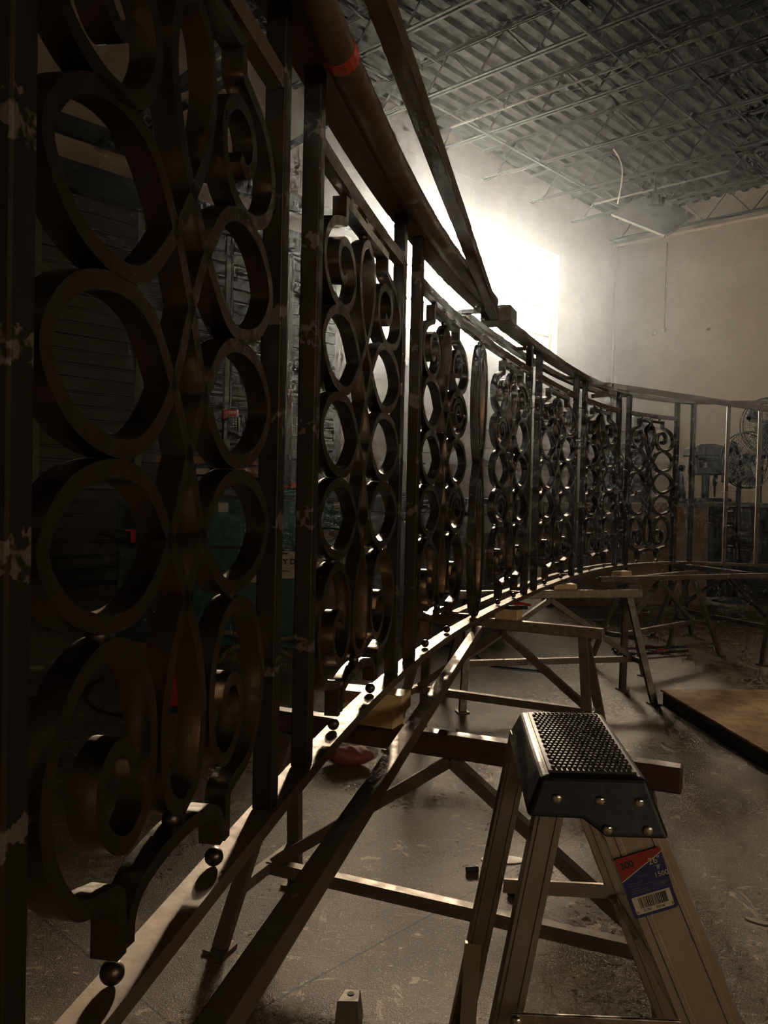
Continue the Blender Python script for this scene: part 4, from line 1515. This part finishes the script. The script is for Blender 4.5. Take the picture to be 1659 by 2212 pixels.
# ------------------------------------------------------------------ overhead: hanging hood, cables, wall fittings
h1, h2, h3 = W(1322, 463, 17.6), W(1437, 509, 16.5), W(1500, 466, 17.4)
h4 = h1 + h3 - h2
t1, t2, t3 = W(1352, 440, 17.7), W(1421, 473, 17.0), W(1478, 450, 17.5)
t4 = t1 + t3 - t2
zlo = (h1.z + h2.z + h3.z) / 3
e = thing('extractor_hood', (h2 + h4) / 2, 'pale tapered sheet metal hood hanging under the ceiling near the corner', 'hood')
m = MB()
th_ = Vector((0, 0, -.05))
m.hexa([h1, h2, h3, h4, t1, t2, t3, t4])
m.build('hood_body', M['hood'], e)
m = MB(); m.bar(h1 + th_ * .3, h2 + th_ * .3, .05, .04); m.bar(h2 + th_ * .3, h3 + th_ * .3, .05, .04); m.build('rim', M['frame'], e)
ctop = (t1 + t3) / 2
m = MB(); m.tube([ctop, ctop + Vector((0, 0, .2))], .16, 16); m.tube([(ctop.x, ctop.y, ctop.z), (ctop.x, ctop.y, 8.2)], .03, 8); m.build('hanger', M['joist'], e)
pts = [W(1325, 322, 16.6), W(1338, 342, 16.6), W(1344, 365, 16.6), W(1343, 392, 16.7), W(1337, 425, 17.0), W(1334, 440, 17.5)]
m = MB(); m.tube(catmull(pts, 8), .014, 6); tag(m.build('hanging_cable', M['paper'], smooth=True), 'pale cable looping from the ceiling down to the hood', 'cable')
pts = [at_back(1441, 524, .03), at_back(1438, 620, .03), at_back(1435, 712, .03)]
e = thing('pull_cord', pts[2], 'thin pull cord hanging down the back wall', 'cord')
m = MB(); m.tube(pts, .014, 8); m.build('cord', M['brown'], e)
m = MB(); m.sphere(pts[2], .05, 12, 8, (1, 1, 1.3)); m.build('toggle', M['paper'], e, smooth=True)
c = at_back(1413, 718, .03)
m = MB(); m.box(c, (UX, UY, 0), (NX, NY, 0), (0, 0, 1), .05, .09, .14); tag(m.build('junction_box', M['brown']), 'small brown junction box on the back wall beside the pull cord', 'box')
c = at_back(1530, 711, .02)
m = MB(); m.box(c, (UX, UY, 0), (NX, NY, 0), (0, 0, 1), .04, .07, .05); tag(m.build('wall_anchor', M['brown']), 'tiny dark wall anchor farther along the back wall from the cord', 'anchor')
# sagging wire under the joists
pts = [F(1168, 210, 7.95), F(1260, 188, 7.9), F(1340, 155, 7.9), F(1410, 110, 7.95), F(1470, 72, 8.0)]
m = MB(); m.tube(catmull(pts, 6), .008, 5); tag(m.build('hanging_wire', M['pipe'], smooth=True), 'thin wire sagging under the ceiling joists', 'wire')
# jib arm near the overhead door
e = thing('jib_arm', W(360, 220, 8.8), 'black jib arm with brace under the ceiling above the overhead door', 'jib')
j0, j1 = W(300, 224, 9.1), W(520, 128, 7.6)
m = MB(); m.bar(j0, j1, .09, .10); m.bar(j0 - Vector((0, 0, .3)) + (j1 - j0) * .0, j1 - Vector((0, 0, .13)), .05, .06); m.build('arm', M['black'], e)
m = MB(); m.bar(W(330, 235, 9.0), W(328, 300, 9.0), .06, .06); m.bar(W(318, 255, 9.0), W(400, 292, 9.0), .08, .10); m.build('bracket', M['black'], e)
m = MB(); m.bar(j1, (j1.x, j1.y, 8.1), .06, .06); m.build('hanger', M['black'], e)

# ------------------------------------------------------------------ haze volume added for the glow around the window
hz0, hz1 = -.1, Z_DECK + .25
m = MB()
c = [R(P_REAR - .15, Q_WIN - .15), R(P_REAR - .15, Q_RIGHT + .15), R(P_BACK + .15, Q_RIGHT + .15), R(P_BACK + .15, Q_WIN - .15)]
m.hexa([Vector((v.x, v.y, hz0)) for v in c] + [Vector((v.x, v.y, hz1)) for v in c])
hm = bpy.data.materials.new('glow_haze')
hm.use_nodes = True
nt = hm.node_tree
nt.nodes.clear()
o_ = nt.nodes.new('ShaderNodeOutputMaterial')
vsn = nt.nodes.new('ShaderNodeVolumeScatter')
vsn.inputs['Color'].default_value = (.72, .86, 1.0, 1)
vsn.inputs['Density'].default_value = .0032
vsn.inputs['Anisotropy'].default_value = .87
nt.links.new(vsn.outputs[0], o_.inputs['Volume'])
hm.cycles.homogeneous_volume = True
hzo = m.build('haze', hm)
tag(hzo, 'haze added for the glow around the window', 'haze', kind='stuff')

# ------------------------------------------------------------------ light
world = bpy.data.worlds.new('sky')
S.world = world
world.use_nodes = True
bgn = world.node_tree.nodes['Background']
SUN = ray(906, 548).normalized()
wt = world.node_tree
tc = wt.nodes.new('ShaderNodeTexCoord')
dt = wt.nodes.new('ShaderNodeVectorMath'); dt.operation = 'DOT_PRODUCT'
dt.inputs[1].default_value = SUN
wt.links.new(tc.outputs['Generated'], dt.inputs[0])
mx = wt.nodes.new('ShaderNodeMath'); mx.operation = 'MAXIMUM'; mx.inputs[1].default_value = 0
wt.links.new(dt.outputs['Value'], mx.inputs[0])
pw = wt.nodes.new('ShaderNodeMath'); pw.operation = 'POWER'; pw.inputs[1].default_value = 330
wt.links.new(mx.outputs[0], pw.inputs[0])
mm = wt.nodes.new('ShaderNodeMix'); mm.data_type = 'RGBA'; mm.clamp_result = False
mm.inputs[6].default_value = (6.2, 5.1, 3.7, 1)
mm.inputs[7].default_value = (850, 640, 430, 1)
wt.links.new(pw.outputs[0], mm.inputs[0])
wt.links.new(mm.outputs[2], bgn.inputs['Color'])
bgn.inputs['Strength'].default_value = 1.0

sun = bpy.data.lights.new('sun', 'SUN')
sun.energy = 7.5
sun.angle = math.radians(.8)
sun.color = (1.0, .77, .52)
so = bpy.data.objects.new('sun', sun)
COL.objects.link(so)
sd = SUN
so.rotation_euler = (-sd).to_track_quat('-Z', 'Y').to_euler()
so.location = (2, 40, 20)


def portal(name, c, ax, up, w, h):
    L = bpy.data.lights.new(name, 'AREA')
    L.shape = 'RECTANGLE'
    L.size, L.size_y = w, h
    L.cycles.is_portal = True
    o = bpy.data.objects.new(name, L)
    COL.objects.link(o)
    ax, up = Vector(ax).normalized(), Vector(up).normalized()
    z = ax.cross(up)
    o.matrix_world = Matrix(((ax.x, up.x, z.x, c[0]), (ax.y, up.y, z.y, c[1]), (ax.z, up.z, z.z, c[2]), (0, 0, 0, 1)))
    return o


# portals emit along -Z: -Z must point into the room
portal('fill_portal', R(.5, Q_RIGHT + .28, 3.65), (UX, UY, 0), (0, 0, 1), 7.0, 1.1)  # guides sky light through the added fill opening
portal('window_portal', R((WP0 + WP1) / 2, Q_WIN - .3, (WZ0 + WZ1) / 2), (-UX, -UY, 0), (0, 0, 1), WP1 - WP0, WZ1 - WZ0)
